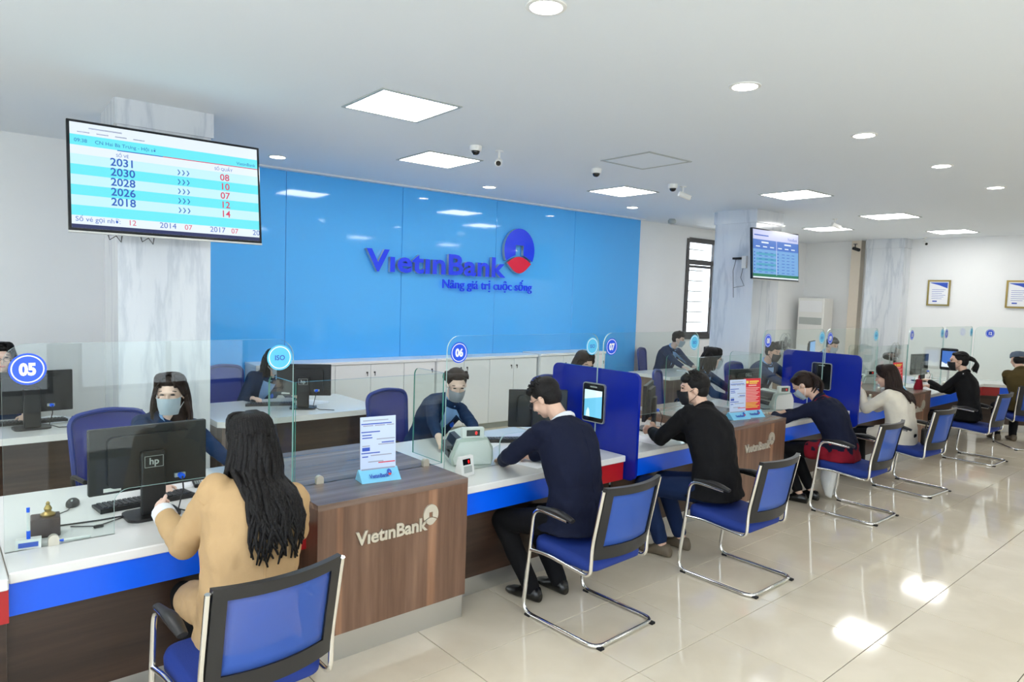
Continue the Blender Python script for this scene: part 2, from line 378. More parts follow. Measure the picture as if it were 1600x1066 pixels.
# back window with dark frame and security bars
wn = ob('window_1', None, None, L((WX0+WX1)/2, Y1+.02), TW); struct(wn, 'narrow window in a dark aluminium frame beside the marble column')
h = (WX1-WX0)/2; f = MB()
for x in (-h, h-.07): f.box(x, x+.07, -.04, .02, WZ0, WZ1)
for z in (WZ0, WZ1-.07, 2.56): f.box(-h+.07, h-.07, -.04, .02, z, z+.09)
f.build('window_frame', mat('alu_dark', (.055, .052, .055), .4), wn); MB().box(-h+.07, h-.07, -.01, .0, WZ0+.09, WZ1-.07).build('pane', 'window_glass', wn)
sash = MB()
for x in (-h+.07, h-.13): sash.box(x, x+.04, -.025, -.012, WZ0+.09, 2.56)
for z in (WZ0+.09, 2.50): sash.box(-h+.11, h-.13, -.025, -.012, z, z+.05)
sh = sash.build('sash', 'alu_dark', wn); MB().box(h-.125, h-.105, -.06, -.025, 1.75, 1.95).build('handle', 'black_plastic', sh)
for k in range(9): MB().box(-h, h, .16, .175, WZ0+.2*k+.1, WZ0+.2*k+.125).build('security_bar', 'white_plastic', wn)
# ceiling
CE = ob('ceiling', MB().box(X0-.2, X1+.2, Y0-.2, Y1+.25, CZ, CZ+.2).mesh('ceiling', 'ceiling'), rz=TW); struct(CE, 'white plaster ceiling')
struct(MB().box(2.0, 9.1, 7.86, 7.955, CZ-.02, CZ-.001).build('trim_1', 'cabinet_white', rz=TW), 'slim white shadow-gap trim above the blue glass')
# marble columns
for nm, x, y, dx, dy in (('column_1', .88, 5.9, .66, .66), ('column_2', 9.03, 5.70, .69, .70), ('column_3', 14.48, 5.85, .32, .72)):
    c = MB().box(x, x+dx, y, y+dy, 0, CZ-.19).box(x-.018, x+dx+.018, y-.018, y+dy+.018, CZ-.19, CZ)
    struct(c.build(nm, 'marble', rz=TW), {'column_1': 'square white marble column behind the large call screen', 'column_2': 'square white marble column carrying the rate screen', 'column_3': 'shallow marble pilaster on the end wall'}[nm])
struct(MB().box(14.62, 14.8, 6.75, 6.95, 0, CZ).build('trim_2', mat('beige_trim', (.74, .66, .55), .6), rz=TW), 'beige vertical pipe casing by the pilaster')

# ------------------------------------------------------------------ blue glass feature wall
mat('blue_glass', (.10, .48, 1.0), .05, spec=.5)
BW = thing('feature_wall', 'bright blue back-painted glass wall with raised bank sign', 'glass wall', L(0, 7.95), TW)
xs = [1.36, 2.905, 4.44, 5.975, 7.53, 9.08]
for a, b_ in zip(xs[:-1], xs[1:]):
    MB().bbox(a+.0025, b_-.0025, 0, .018, 0, CZ-.02, .003).build('panel', 'blue_glass', BW)
MB().box(1.36, 9.08, .018, .1, 0, CZ-.02).build('backing', 'cabinet_white', BW)
sg = MB(); text_on(sg, 'VıetınBank', .40, 0, 0, 0, 'LEFT', .011, .028, 0, spacing=1.05)
wid = max(v[0] for v in sg.v); k = 2.19/wid
sg.v = [(x*k, y, z*.96) for x, y, z in sg.v]
# colour: front faces blue, sides metallic
sign = thing('wall_sign', 'raised blue VietinBank letters and round emblem on the blue glass', 'sign', L(3.92, 7.905, 2.135), TW)
so = sg.build('letters', ['logo_blue', 'logo_side'], sign)
for p in so.data.polygons: p.material_index = 0 if abs(p.normal.y) > .7 else 1
em = MB(); cx, cz, r = 2.44, .40, .285
up = [(cx+r*math.cos(R(-30+240*k/28)), cz+r*1.12*math.sin(R(-30+240*k/28))) for k in range(29)]
q = r*.26; zl = lambda t: cz-r*.56+r*.34*math.sin(math.pi*t)
low = [(cx-r*.866+2*r*.866*t, zl(t)) for t in (.12, .25)]+[(cx-q, zl(.35)), (cx-q, cz+r*.26), (cx+q, cz+r*.26), (cx+q, zl(.65))]+[(cx-r*.866+2*r*.866*t, zl(t)) for t in (.75, .88)]
em.prism(up+low, 'y', -.028, .028, 0, 1)
e_ = em.build('emblem', ['logo_blue', 'logo_side'], sign)
ln = [(cx-r*.80+1.6*r*k/10, cz-r*.66+r*.34*math.sin(math.pi*k/10)) for k in range(11)]+[(cx+r*.80-1.6*r*k/10, cz-r*.66-r*.52*math.sin(math.pi*k/10)) for k in range(1, 10)]
MB().prism(ln, 'y', -.028, .028, 0, 1).build('red_lens', ['logo_red', 'logo_side'], sign)
tg = MB(); text_on(tg, 'Nâng giá trị cuộc sống', .17, 0, 0, 0, 'LEFT', .0012, .008)
k = 1.60/max(v[0] for v in tg.v); tg.v = [(x*k+1.12, y-.0, z*1.0-.19) for x, y, z in tg.v]
tg.build('slogan', 'logo_blue', sign)['kind'] = 'stuff'
# low cabinets in front of it
def cabinet(x0, x1, y0, label, doors, top=1.02):
    x0 += .008; x1 -= .008
    c = thing('storage_cabinet', label, 'cabinet', L((x0+x1)/2, y0), TW, 'low white cabinets under the blue wall'); h = (x1-x0)/2; d = 7.94-y0
    MB().box(-h, h, .02, d, .08, top-.035).build('body', 'cabinet_white', c); MB().box(-h+.01, h-.01, .05, d, 0, .08).build('plinth', 'grey_plastic', c)
    MB().bbox(-h-.005, h+.005, -.015, d, top-.035, top, .004).build('worktop', 'cabinet_white', c)
    wd = 2*h/doors
    for i in range(doors):
        a = -h+i*wd; dr = MB().bbox(a+.003, a+wd-.003, 0, .02, .09, top-.04, .002).build('door', 'cabinet_white', c)
        lk = MB().lathe([(.011, -.012), (.011, .0)], (a+(.05 if i % 2 else wd-.05), 0, .88), 10, axis='y'); lk.box(a+(.05 if i % 2 else wd-.05)-.003, a+(.05 if i % 2 else wd-.05)+.003, -.02, -.012, .84, .885); lk.build('lock', 'dark_grey', dr)
cabinet(2.44, 4.76, 7.56, 'left run of low white cabinets, behind the long-haired worker', 5)
cabinet(4.77, 6.51, 7.56, 'middle run of low white cabinets with key locks', 4)
cabinet(6.53, 7.9, 7.52, 'right run of low white cabinets, deeper by a step', 3, 1.035)

# ------------------------------------------------------------------ ceiling fittings
def panel_light(x, y, label):
    t = thing('ceiling_panel_light', label, 'ceiling light', L(x, y, CZ), TW, 'square recessed panel lights')
    MB().box(-.3, .3, -.3, .3, -.006, -.003).build('diffuser', 'emit_panel', t)
    f = MB()
    for a in ((-.325, -.3, -.325, .325), (.3, .325, -.325, .325), (-.3, .3, -.325, -.3), (-.3, .3, .3, .325)): f.box(*a, -.008, -.001)
    f.build('trim_ring', 'grey_plastic', t)
for x, y, lb in ((2.52, 4.57, 'largest square panel light, left of the dome camera'), (8.12, 4.6, 'square panel light left of the rate screen column'), (10.87, 4.63, 'square panel light above the second aisle chair row'), (13.6, 4.72, 'farthest square panel light near the certificates'),
                 (3.82, 6.1, 'square panel light in front of the blue wall beside a dome camera'), (6.57, 6.08, 'square panel light in front of the right end of the blue wall'), (12.1, 6.2, 'square panel light by the bullet camera near the pilaster'),
                 (-.25, 4.57, 'square panel light beyond the left of the frame'), (-2.9, 4.57, 'square panel light in the far left corner'),
                 (-.25, .3, 'unseen panel light added over the waiting area, first'), (2.52, -.9, 'unseen panel light added over the waiting area, second'), (5.3, -.9, 'unseen panel light added over the waiting area, third'), (8.1, -.9, 'unseen panel light added over the waiting area, fourth'), (10.9, -.9, 'unseen panel light added over the waiting area, fifth'), (13.5, -.9, 'unseen panel light added over the waiting area, sixth'), (-2.9, .3, 'unseen panel light added over the waiting area, seventh')):  # waiting-area panels are out of view, added to light the hall
    panel_light(x, y, lb)
def downlight(x, y, label):
    t = thing('downlight', label, 'ceiling light', L(x, y, CZ), TW, 'round recessed downlights')
    MB().lathe([(.075, -.004), (.075, -.002)], n=24).build('lens', 'emit_down', t)
    MB().lathe([(.078, -.001), (.098, -.001), (.096, -.006), (.078, -.008), (.078, -.001)], n=28, cap=False).build('rim', 'white_plastic', t, True)
dl = [(2.144, 2.52, 'round downlight at the top edge of the view'), (3.84, 2.56, 'round downlight, second of the front row'), (5.59, 2.62, 'round downlight, third of the front row'), (7.27, 2.66, 'round downlight, fourth of the front row'), (8.91, 2.7, 'round downlight, fifth and farthest of the front row'),
      (2.56, 7.27, 'round downlight by the large call screen'), (5.23, 7.14, 'round downlight above the wall sign'), (7.81, 7.02, 'round downlight at the right end of the blue wall'), (11.2, 6.6, 'small far downlight beside the rate screen'),
      (-1.2, 2.5, 'downlight beyond the left edge'), (.45, 2.5, 'downlight just left of the frame')]
for i, x in enumerate((-1.2, .45, 2.14, 3.84, 5.59, 7.27, 8.91, 10.6, 12.3)): dl.append((x, -2.6, 'downlight of the rear row over the entrance, number %s from the left wall' % ('one', 'two', 'three', 'four', 'five', 'six', 'seven', 'eight', 'nine')[i]))
for x, y, lb in dl: downlight(x, y, lb)
# access hatch
ht = thing('ceiling_hatch', 'flush square access hatch in the ceiling, unlit', 'hatch', L(5.25, 4.57, CZ), TW)
MB().box(-.285, .285, -.285, .285, -.004, -.001).build('hatch_door', 'ceiling', ht)
f = MB()
for a in ((-.315, -.288, -.315, .315), (.288, .315, -.315, .315), (-.288, .288, -.315, -.288), (-.288, .288, .288, .315)): f.box(*a, -.007, -.001)
f.build('frame', 'grey_plastic', ht)
def dome_cam(x, y, label):
    t = thing('dome_camera', label, 'security camera', L(x, y, CZ), TW, 'ceiling dome cameras')
    MB().lathe([(.055, 0), (.058, -.01), (.052, -.045), (.042, -.048)], n=20).build('housing', 'white_plastic', t, True)
    MB().ell((0, 0, -.05), (.040, .040, .036)).build('dome', 'black_gloss', t, 'all')
def bullet_cam(x, y, label, yaw=200, m='white_plastic', z=CZ):
    t = thing('bullet_camera', label, 'security camera', L(x, y, z), TW+R(yaw), 'bracket-mounted bullet cameras')
    MB().lathe([(.04, 0), (.04, -.01)], n=16).tube([(0, 0, -.01), (0, 0, -.07), (.03, 0, -.09)], .011).build('bracket', m, t, True)
    MB().tube([(-.05, 0, -.085), (-.045, 0, -.087), (.09, 0, -.13), (.1, 0, -.133)], [.02, .032, .034, .03], 14).build('housing', m, t, True)
    MB().tube([(.1, 0, -.133), (.104, 0, -.1345)], .024, 12).build('lens', 'black_gloss', t)
dome_cam(3.69, 5.27, 'dome camera nearest the large call screen'); dome_cam(5.24, 5.24, 'dome camera beside the ceiling hatch'); dome_cam(6.53, 5.25, 'dome camera in front of the right end of the blue wall')
bullet_cam(3.98, 5.29, 'white bullet camera next to the first dome camera', 230); bullet_cam(6.73, 5.26, 'white bullet camera next to the farther dome camera', -30); bullet_cam(10.75, 5.4, 'white bullet camera right of the rate screen', -30); bullet_cam(14.5, 5.5, 'small white bullet camera near the end wall', 220)
bullet_cam(14.35, 6.75, 'black bullet camera on the pilaster corner', 260, 'black_plastic', 3.16)
sp = thing('ceiling_speaker', 'small clear wall speaker near the ceiling above the window', 'speaker', L(9.35, 7.5, CZ), TW)
MB().lathe([(.05, 0), (.07, -.03), (.065, -.07), (.03, -.085)], n=16).build('housing', 'grey_plastic', sp, True); MB().lathe([(.028, -.085), (.02, -.095)], n=12).build('grille', 'white_plastic', sp)

# ------------------------------------------------------------------ screens
def tv(name, label, x0, x1, z0, z1, y, tilt, reach):
    t = thing(name, label, 'screen', L((x0+x1)/2, y, (z0+z1)/2), TW); t.rotation_euler = (R(tilt), 0, TW)
    w_, h_ = (x1-x0)/2, (z1-z0)/2
    MB().bbox(-w_, w_, 0, .035, -h_, h_, .004).build('bezel', 'black_gloss', t)
    MB().box(-w_*.7, w_*.7, .035, .07, -h_*.7, h_*.6).build('back_housing', 'black_plastic', t)
    MB().box(-w_, w_, -.003, .02, -h_-.012, -h_).build('chin_strip', 'steel', t)
    MB().box(-.2, .2, .07, .09, -.2, .2).box(-.04, .04, .09, reach, -.05, .05).build('wall_bracket', 'black_plastic', t)
    return t, w_-.018, h_-.018
t, a, b_ = tv('call_screen', 'large queue-call screen hung in front of the left marble column', .515, 1.765, 2.215, 2.955, 5.38, -7, .515)
TVL = t
def band(par, name, x0, x1, z0, z1, m, y=-.001): return MB().box(x0, x1, y-.0008, y, z0, z1).build(name, m, par)
H2 = 2*b_; zt = b_
scr = band(t, 'screen', -a, a, -b_, b_, 'scr_white')
def zz(fr): return zt-H2*fr
band(scr, 'header_band', -a, a, zz(.215), zz(.115), 'scr_cyan', -.002)
for i in range(6): band(scr, 'row_band', -a, a, zz(.30+.0967*(i+1)), zz(.30+.0967*i), ('scr_pale', 'scr_cyan')[i % 2], -.002)
band(scr, 'blue_rule', -a*.55, -.05, zz(.222), zz(.214), 'scr_blue', -.0025); band(scr, 'red_rule', -.05, a, zz(.222), zz(.214), 'scr_red', -.0025)
band(scr, 'task_bar', -a, a, -b_, zz(.963), 'scr_navy', -.002)
tx = MB()
for i, s_ in enumerate(('2031', '2030', '2028', '2026', '2018')): text_on(tx, s_, .075, -a*.50, zz(.372+.0967*i), -.004, bold=.0012)
text_on(tx, '09:38', .034, -a*.90, zz(.185), -.004); text_on(tx, 'CN Hai Bà Trưng - Hội sở', .034, -a*.46, zz(.185), -.004); text_on(tx, 'SỐ VÉ', .030, -a*.5, zz(.282), -.004); text_on(tx, 'SỐ QUẦY', .030, a*.59, zz(.282), -.004)
text_on(tx, 'Số vé gọi nhỡ:', .045, -a*.75, zz(.935), -.004); text_on(tx, '2014', .055, -a*.05, zz(.94), -.004); text_on(tx, '2017', .055, a*.50, zz(.94), -.004); text_on(tx, '20', .055, a*.96, zz(.94), -.004)
text_on(tx, 'VietinBank', .032, a*.86, zz(.195), -.004)
for i in range(5):
    for d in (-.03, 0, .03): text_on(tx, '›', .085, .08+d, zz(.385+.0967*i), -.004)
tx.build('blue_lettering', 'scr_text', scr)['kind'] = 'stuff'
tr_ = MB()
for i, s_ in enumerate(('08', '10', '07', '12', '14')): text_on(tr_, s_, .068, a*.60, zz(.385+.0967*i), -.004, bold=.0008)
text_on(tr_, '12', .052, -a*.42, zz(.94), -.004); text_on(tr_, '07', .052, a*.17, zz(.94), -.004); text_on(tr_, '07', .052, a*.70, zz(.94), -.004)
tr_.build('red_lettering', 'scr_red', scr)['kind'] = 'stuff'
tb = MB()
for i in range(4): tb.box(-a*.93+i*.11, -a*.93+i*.11+.07, -.003, -.002, zz(.092), zz(.082))
tb.box(-a*.82, -a*.5, -.003, -.002, zz(.05), zz(.038)); tb.build('browser_marks', 'print_grey', scr)['kind'] = 'stuff'
cb = MB()
for x in (.75, .95): cb.tube([(x-1.14, .1, -b_-.0), (x-1.13, .09, -b_-.05), (x-1.09, .09, -b_-.02), (x-1.06, .1, -b_-.06), (x-1.05, .1, -b_)], .004, 6)
cb.build('hanging_cable', 'black_plastic', t)['kind'] = 'stuff'
t, a, b_ = tv('rate_screen', 'exchange-rate screen mounted on the right marble column', 8.43, 9.655, 2.215, 2.92, 5.36, -4, .335)
zt = b_; H2 = 2*b_; scr = band(t, 'screen', -a, a, -b_, b_, 'scr_sky')
band(scr, 'title_band', -a, a, zz(.20), zz(0), 'scr_lilac', -.002); band(scr, 'header_band', -a, a, zz(.40), zz(.20), 'scr_mid', -.002); band(scr, 'footer_band', -a, a, zz(.97), zz(.91), 'scr_green', -.002); band(scr, 'footer_line', -a, a, zz(1), zz(.97), 'scr_white', -.002)
for i in range(4): band(scr, 'row_band', -a*.86, .0, zz(.47+.11*i+.05), zz(.47+.11*i), 'scr_teal', -.002)
band(scr, 'column_rule', -.006, .006, zz(.93), zz(.20), 'scr_lilac', -.0025)
tx = MB(); text_on(tx, 'VietinBank', .06, a*.72, zz(.16), -.004); tx.box(-a*.95, -a*.35, -.004, -.003, zz(.125), zz(.10))
for i in range(7):
    for xx in (-.94, .06): tx.box(a*xx-.012, a*xx+.012, -.004, -.003, zz(.455+.067*i+.03), zz(.455+.067*i))
    for xx in (-.70, -.45, -.2, .3, .52, .75): tx.box(a*xx-.035, a*xx+.035, -.004, -.003, zz(.475+.067*i), zz(.463+.067*i))
tx.build('blue_lettering', 'scr_text', scr)['kind'] = 'stuff'
tw_ = MB(); tw_.box(-a*.65, -a*.35, -.004, -.003, zz(.27), zz(.24)); tw_.box(a*.35, a*.65, -.004, -.003, zz(.27), zz(.24))
for xx in (-.8, -.5, -.2, .15, .45, .75): tw_.box(a*xx-.05, a*xx+.05, -.004, -.003, zz(.355), zz(.335))
tw_.build('white_lettering', 'scr_white', scr)['kind'] = 'stuff'
wb_ = thing('wall_box', 'small white network box with dangling wires beside the rate screen', 'wall box', L(9.03, 5.86, 2.45), TW)
MB().bbox(-.035, 0, -.05, .03, -.06, .12, .004).build('box_body', 'white_plastic', wb_); MB().box(-.06, 0, .04, .17, .07, .10).build('black_adapter', 'black_plastic', wb_)
MB().tube([(-.04, .12, .07), (-.04, .16, -.1), (-.04, .14, -.35), (-.04, .13, -.5)], .004, 6).tube([(-.03, 0, -.06), (-.03, .03, -.2), (-.04, -.04, -.32), (-.04, .13, -.35)], .004, 6).build('wire', 'dark_grey', wb_)
# certificates on the end wall, floor-standing air conditioner
for y, lb in ((5.285, 'gilt-framed certificate left of the two on the end wall'), (3.98, 'gilt-framed certificate at the right edge of the view')):
    t = thing('framed_certificate', lb, 'picture', L(14.78, y, 2.19), TW-R(90), 'framed certificates')
    f = MB()
    for q in ((-.2, .2, -.25, -.22), (-.2, .2, .22, .25), (-.2, -.17, -.22, .22), (.17, .2, -.22, .22)): f.box(q[0], q[1], -.02, 0, q[2], q[3])
    f.build('frame', 'brass', t); sh = MB().box(-.17, .17, -.008, -.004, -.22, .22).build('sheet', 'paper', t)
    c = MB().prism([(-.15, .20), (.15, .20), (.15, .09), (.0, .15), (-.15, .19)], 'y', -.0095, -.0085); 
    for k in range(6): c.box(-.12, .12-.03*(k % 3), -.0095, -.0085, .06-.035*k, .066-.035*k)
    c.box(-.1, -.02, -.0095, -.0085, -.175, -.15); c.build('print', 'print_blue', sh)
ac = thing('air_conditioner', 'tall white floor-standing air conditioner in the far corner', 'air conditioner', L(14.42, 7.55), TW-R(90))
MB().bbox(-.29, .29, -.2, .2, 0, 2.02, .015).build('cabinet', 'white_plastic', ac); MB().box(-.25, .25, -.206, -.2, 1.45, 1.6).build('air_grille', 'grey_plastic', ac)
MB().box(-.25, .25, -.206, -.2, 1.72, 1.96).build('top_louvre', 'cabinet_white', ac); MB().box(-.27, .27, -.204, -.2, .12, 1.0).build('lower_panel', 'cabinet_white', ac)

# ------------------------------------------------------------------ service counter (counter frame: u along, v towards the wall)
ZC, ZP, VF, VG = .755, .83, 3.13, 3.44
def counter(u0, u1, label, vf=VF, red=.25, vb=4.37):
    c = thing('service_counter', label, 'counter', ((u0+u1)/2, vf, 0), 0, 'teller counters'); h = (u1-u0)/2; d = vb-vf
    MB().bbox(-h, h, 0, d, ZC-.045, ZC, .005).build('worktop', 'solid_white', c)
    MB().box(-h, h-red, .02, .045, ZC-.18, ZC-.046).build('blue_fascia', 'strip_blue', c)
    if red: MB().box(h-red, h, .02, .045, ZC-.18, ZC-.046).build('red_fascia', 'strip_red', c)
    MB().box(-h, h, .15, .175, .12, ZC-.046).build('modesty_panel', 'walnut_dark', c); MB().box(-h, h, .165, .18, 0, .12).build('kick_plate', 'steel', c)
    return c
def pedestal(u0, u1, label, vf=3.08, vb=4.2, logo=True):
    p = thing('counter_pedestal', label, 'counter pedestal', ((u0+u1)/2, vf, 0), 0, 'walnut counter pedestals'); h = (u1-u0)/2
    MB().box(-h, h, .0, vb-vf, .14, ZP-.03).build('body', 'walnut_v', p); MB().box(-h, h, -.001, vb-vf, ZP-.03, ZP).build('top', 'walnut_top', p); MB().box(-h+.01, h-.01, .012, vb-vf, 0, .14).build('kick_plate', 'steel', p)
    if logo:
        lg = MB(); bank_logo(lg, .098, 0, 0, -.006, .005, 0, 0, 0, .03); wid = max(v[0] for v in lg.v)
        lg.v = [(x-wid/2+.0, y, z+.585) for x, y, z in lg.v]; lg.build('metal_logo', 'champagne', p)['kind'] = 'stuff'
counter(-1.6, .23, 'white-topped teller counter at the far left edge')
counter(.235, 1.45, 'white-topped teller counter 05 where the beige coat leans', 3.19)
pedestal(1.45, 2.37, 'walnut pedestal with metal bank logo, nearest the camera')
counter(2.37, 3.845, 'white-topped teller counter 06 in front of the navy suit')
counter(3.895, 5.17, 'white-topped teller counter 07 in front of the black jacket', red=0)
pedestal(5.17, 6.09, 'walnut pedestal with metal bank logo, second along the row')
counter(6.09, 7.595, 'white-topped teller counter 08 under the bending customer', red=0)
counter(7.645, 8.98, 'white-topped teller counter 09 in front of the cream blazer', red=0)
pedestal(8.98, 9.9, 'walnut pedestal with metal bank logo, farthest along the row')
counter(9.9, 12.35, 'white-topped teller counter 10 in front of the black hoodie', red=.3)
c12 = thing('service_counter', 'white-topped teller counter 12 turning towards the right edge', 'counter', (12.35, 3.14, 0), R(-50), 'teller counters')
MB().prism([(0, 0), (1.7, 0), (1.7, .75), (-.5, .75), (-.38, .35)], 'z', ZC-.045, ZC).build('worktop', 'solid_white', c12); MB().box(.25, 1.7, .02, .045, ZC-.18, ZC-.046).build('blue_fascia', 'strip_blue', c12); MB().box(0, .25, .02, .045, ZC-.18, ZC-.046).build('red_fascia', 'strip_red', c12)
MB().box(.05, 1.7, .15, .175, .12, ZC-.046).build('modesty_panel', 'walnut_dark', c12); MB().box(.05, 1.7, .165, .18, 0, .12).build('kick_plate', 'steel', c12)

# glass screens
def pane(u0, u1, z0, z1, label, r=.09, notch=None, corners=(0, 0, 1, 1), loc=None, rz=0, name='glass_screen', stickers=(), clips=(), v=VG):
    g = thing(name, label, 'glass screen', loc or (u0, v, z0), rz, 'counter glass screens'); W_ = u1-u0; H_ = z1-z0
    out = rrect(0, W_, 0, H_, r, corners)
    if notch:
        a, b_, hh = notch; rr = .06
        nn = [(a, 0)]+[(a+rr-rr*math.cos(R(90*k/5)), hh-rr+rr*math.sin(R(90*k/5))) for k in range(6)]+[(b_-rr+rr*math.sin(R(90*k/5)), hh-rr+rr*math.cos(R(90*k/5))) for k in range(6)]+[(b_, 0)]
        out = [out[0]]+nn+out[1:]
    MB().prism(out, 'y', -.005, .005, 0, 1).build('pane', ['glass', 'glass_edge_light' if z1 > 1.5 else 'glass_edge'], g)
    for x in clips: MB().prism([(x-.02, -.001), (x+.02, -.001), (x+.02, .025)]+[(x+.02*math.cos(R(a)), .025+.02*math.sin(R(a))) for a in range(15, 180, 15)]+[(x-.02, .025)], 'y', -.013, .013).build('clip', 'champagne', g)
    for x, z, txt, kind in stickers:
        ring = MB().lathe([(.066, -.0058), (.066, -.0066)], (x, 0, z), 32, 0, 'y').lathe([(.058, -.0066), (.058, -.0070)], (x, 0, z), 32, 1, 'y').lathe([(.053, -.0070), (.053, -.0074)], (x, 0, z), 32, 0, 'y')
        m0 = 'sticker_blue' if kind == 'n' else 'sticker_cyan'
        st = ring.build('number_sticker' if kind == 'n' else 'round_sticker', [m0, 'sticker_white'], g)
        tx = MB(); text_on(tx, txt, .068 if kind == 'n' else .036, x, z-(.024 if kind == 'n' else .013), -.0080, bold=.0035 if kind == 'n' else .0008, sx=.86 if kind == 'n' else 1); tx.build('sticker_lettering', 'sticker_white' if kind == 'n' else 'print_blue', st)['kind'] = 'stuff'
    return g
ZT, ZL = 1.625, 1.395
def tall(u0, u1, num, label, notch=(.32, 1.0, .2), num_at=.088, iso=True, v=VG):
    st = []
    if num: st.append((num_at, 1.52-ZC, num, 'n'))
    if iso: st.append((u1-u0-.075, 1.53-ZC, 'ISO', 'i'))
    return pane(u0, u1, ZC, ZT, label, notch=notch, stickers=st, clips=(.17, u1-u0-.1), v=v)
tall(-1.2, .222, None, 'tall glass screen at the far left edge of counter 04', iso=False)
tall(.24, 1.47, '05', 'tall glass screen in front of the worker by the black monitor, sticker 05', (.40, 1.10, .2))
tall(2.455, 3.845, '06', 'tall glass screen in front of the worker with tied-up hair, sticker 06', (.45, 1.2, .2))
tall(3.90, 5.15, '07', 'tall glass screen right of the nearer blue partition, sticker 07', (.35, 1.0, .2))
tall(6.24, 7.56, '08', 'tall glass screen left of the farther blue partition, sticker 08'); tall(7.60, 9.02, '09', 'tall glass screen right of the farther blue partition, sticker 09')
tall(10.05, 11.40, '10', 'tall glass screen right of the farthest walnut pedestal, sticker 10'); tall(11.42, 12.75, '11', 'tall glass screen beside the slanting corner screen, sticker 11', None)
pane(0, 1.6, ZC, ZT, 'tall slanting glass screen at the right edge with sticker 12', loc=(12.80, 3.42, ZC), rz=R(-50), stickers=((.22, 1.52-ZC, '12', 'n'),))
for u0, u1, w_ in ((1.485, 2.435, 'nearest'), (5.17, 6.22, 'second'), (9.03, 10.03, 'farthest')):
    pane(u0, u1, ZP, ZL, 'low glass screen along the %s walnut pedestal' % w_, corners=(0, 0, 0, 0), clips=(.14, u1-u0-.12))
    for u, sd in ((u0-.008, 'left'), (u1+.008, 'right')):
        if w_ == 'farthest' and sd == 'right': continue
        pane(0, .33, ZP, ZL, 'short glass return at the %s side of the %s pedestal' % (sd, w_), loc=(u, VG+.012, ZP), rz=R(90), corners=(0, 0, 1, 0), r=.05)
# blue partitions with phone-shaped displays
for u, lit, w_ in ((3.87, True, 'between the navy suit and the black jacket'), (7.62, False, 'between the bending customer and the cream blazer')):
    p = thing('privacy_partition', 'glossy royal blue partition %s' % w_, 'partition', (u, 3.05, 0), 0, 'blue counter partitions')
    MB().prism(rrect(0, .88, .575, 1.36, .06, n=6), 'x', -.0125, .0125).build('board', 'partition_blue', p, True)
    MB().box(-.03, .03, .30, .34, .66, .70).box(-.03, .03, .60, .64, .66, .70).build('clamp', 'steel', p)
    d = thing('phone_display', ('phone-shaped lit display' if lit else 'phone-shaped dark display')+' on the blue partition', 'display', (u-.0135, 3.465, .945), R(-90), 'phone-shaped displays')
    MB().prism(rrect(-.112, .112, 0, .30, .022), 'y', -.016, 0).build('rim', 'steel', d); MB().prism(rrect(-.104, .104, .008, .292, .018), 'y', -.018, -.016).build('face', 'black_gloss', d)
    sc_ = MB().box(-.088, .088, -.0188, -.018, .04, .245).build('screen', 'scr_phone' if lit else 'black_gloss', d)
    if lit:
        MB().prism([(-.088, .17), (.088, .205), (.088, .245), (-.088, .245)], 'y', -.0194, -.0188).build('screen_glow', 'scr_phone_lt', sc_); MB().prism([(-.07, .04), (-.03, .04), (-.035, .09), (-.05, .11), (-.065, .08)], 'y', -.0194, -.0188).build('screen_figure', 'scr_phone_lt', sc_)
    MB().prism(rrect(-.035, .035, .265, .275, .004), 'y', -.0188, -.018).build('ear_slot', 'grey_plastic', d)

# back-row desks
def desk(u0, u1, v0, v1, label, side='walnut_dark', cut=.0, z=.74):
    d = thing('back_desk', label, 'desk', ((u0+u1)/2, v0, 0), 0, 'back-row desks'); h = (u1-u0)/2; D = v1-v0
    MB().prism([(-h+cut, 0), (h, 0), (h, D), (-h, D), (-h, cut)] if cut else [(-h, 0), (h, 0), (h, D), (-h, D)], 'z', z-.05, z).build('worktop', 'solid_white', d)
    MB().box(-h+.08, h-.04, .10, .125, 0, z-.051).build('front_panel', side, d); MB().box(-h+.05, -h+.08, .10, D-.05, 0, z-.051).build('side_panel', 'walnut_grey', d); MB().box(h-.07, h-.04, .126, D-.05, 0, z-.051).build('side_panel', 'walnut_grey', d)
desk(1.86, 3.43, 5.82, 6.86, 'white-topped walnut desk behind counters 05 and 06', cut=.07)
desk(-.9, .90, 6.0, 6.82, 'white-topped walnut desk at the far left')
desk(8.38, 9.85, 6.06, 6.85, 'white-topped walnut desk left of the right marble column', 'walnut_grey')
desk(10.3, 13.4, 5.9, 6.6, 'white-topped desk with machines behind counters 10 and 11', 'walnut_grey')

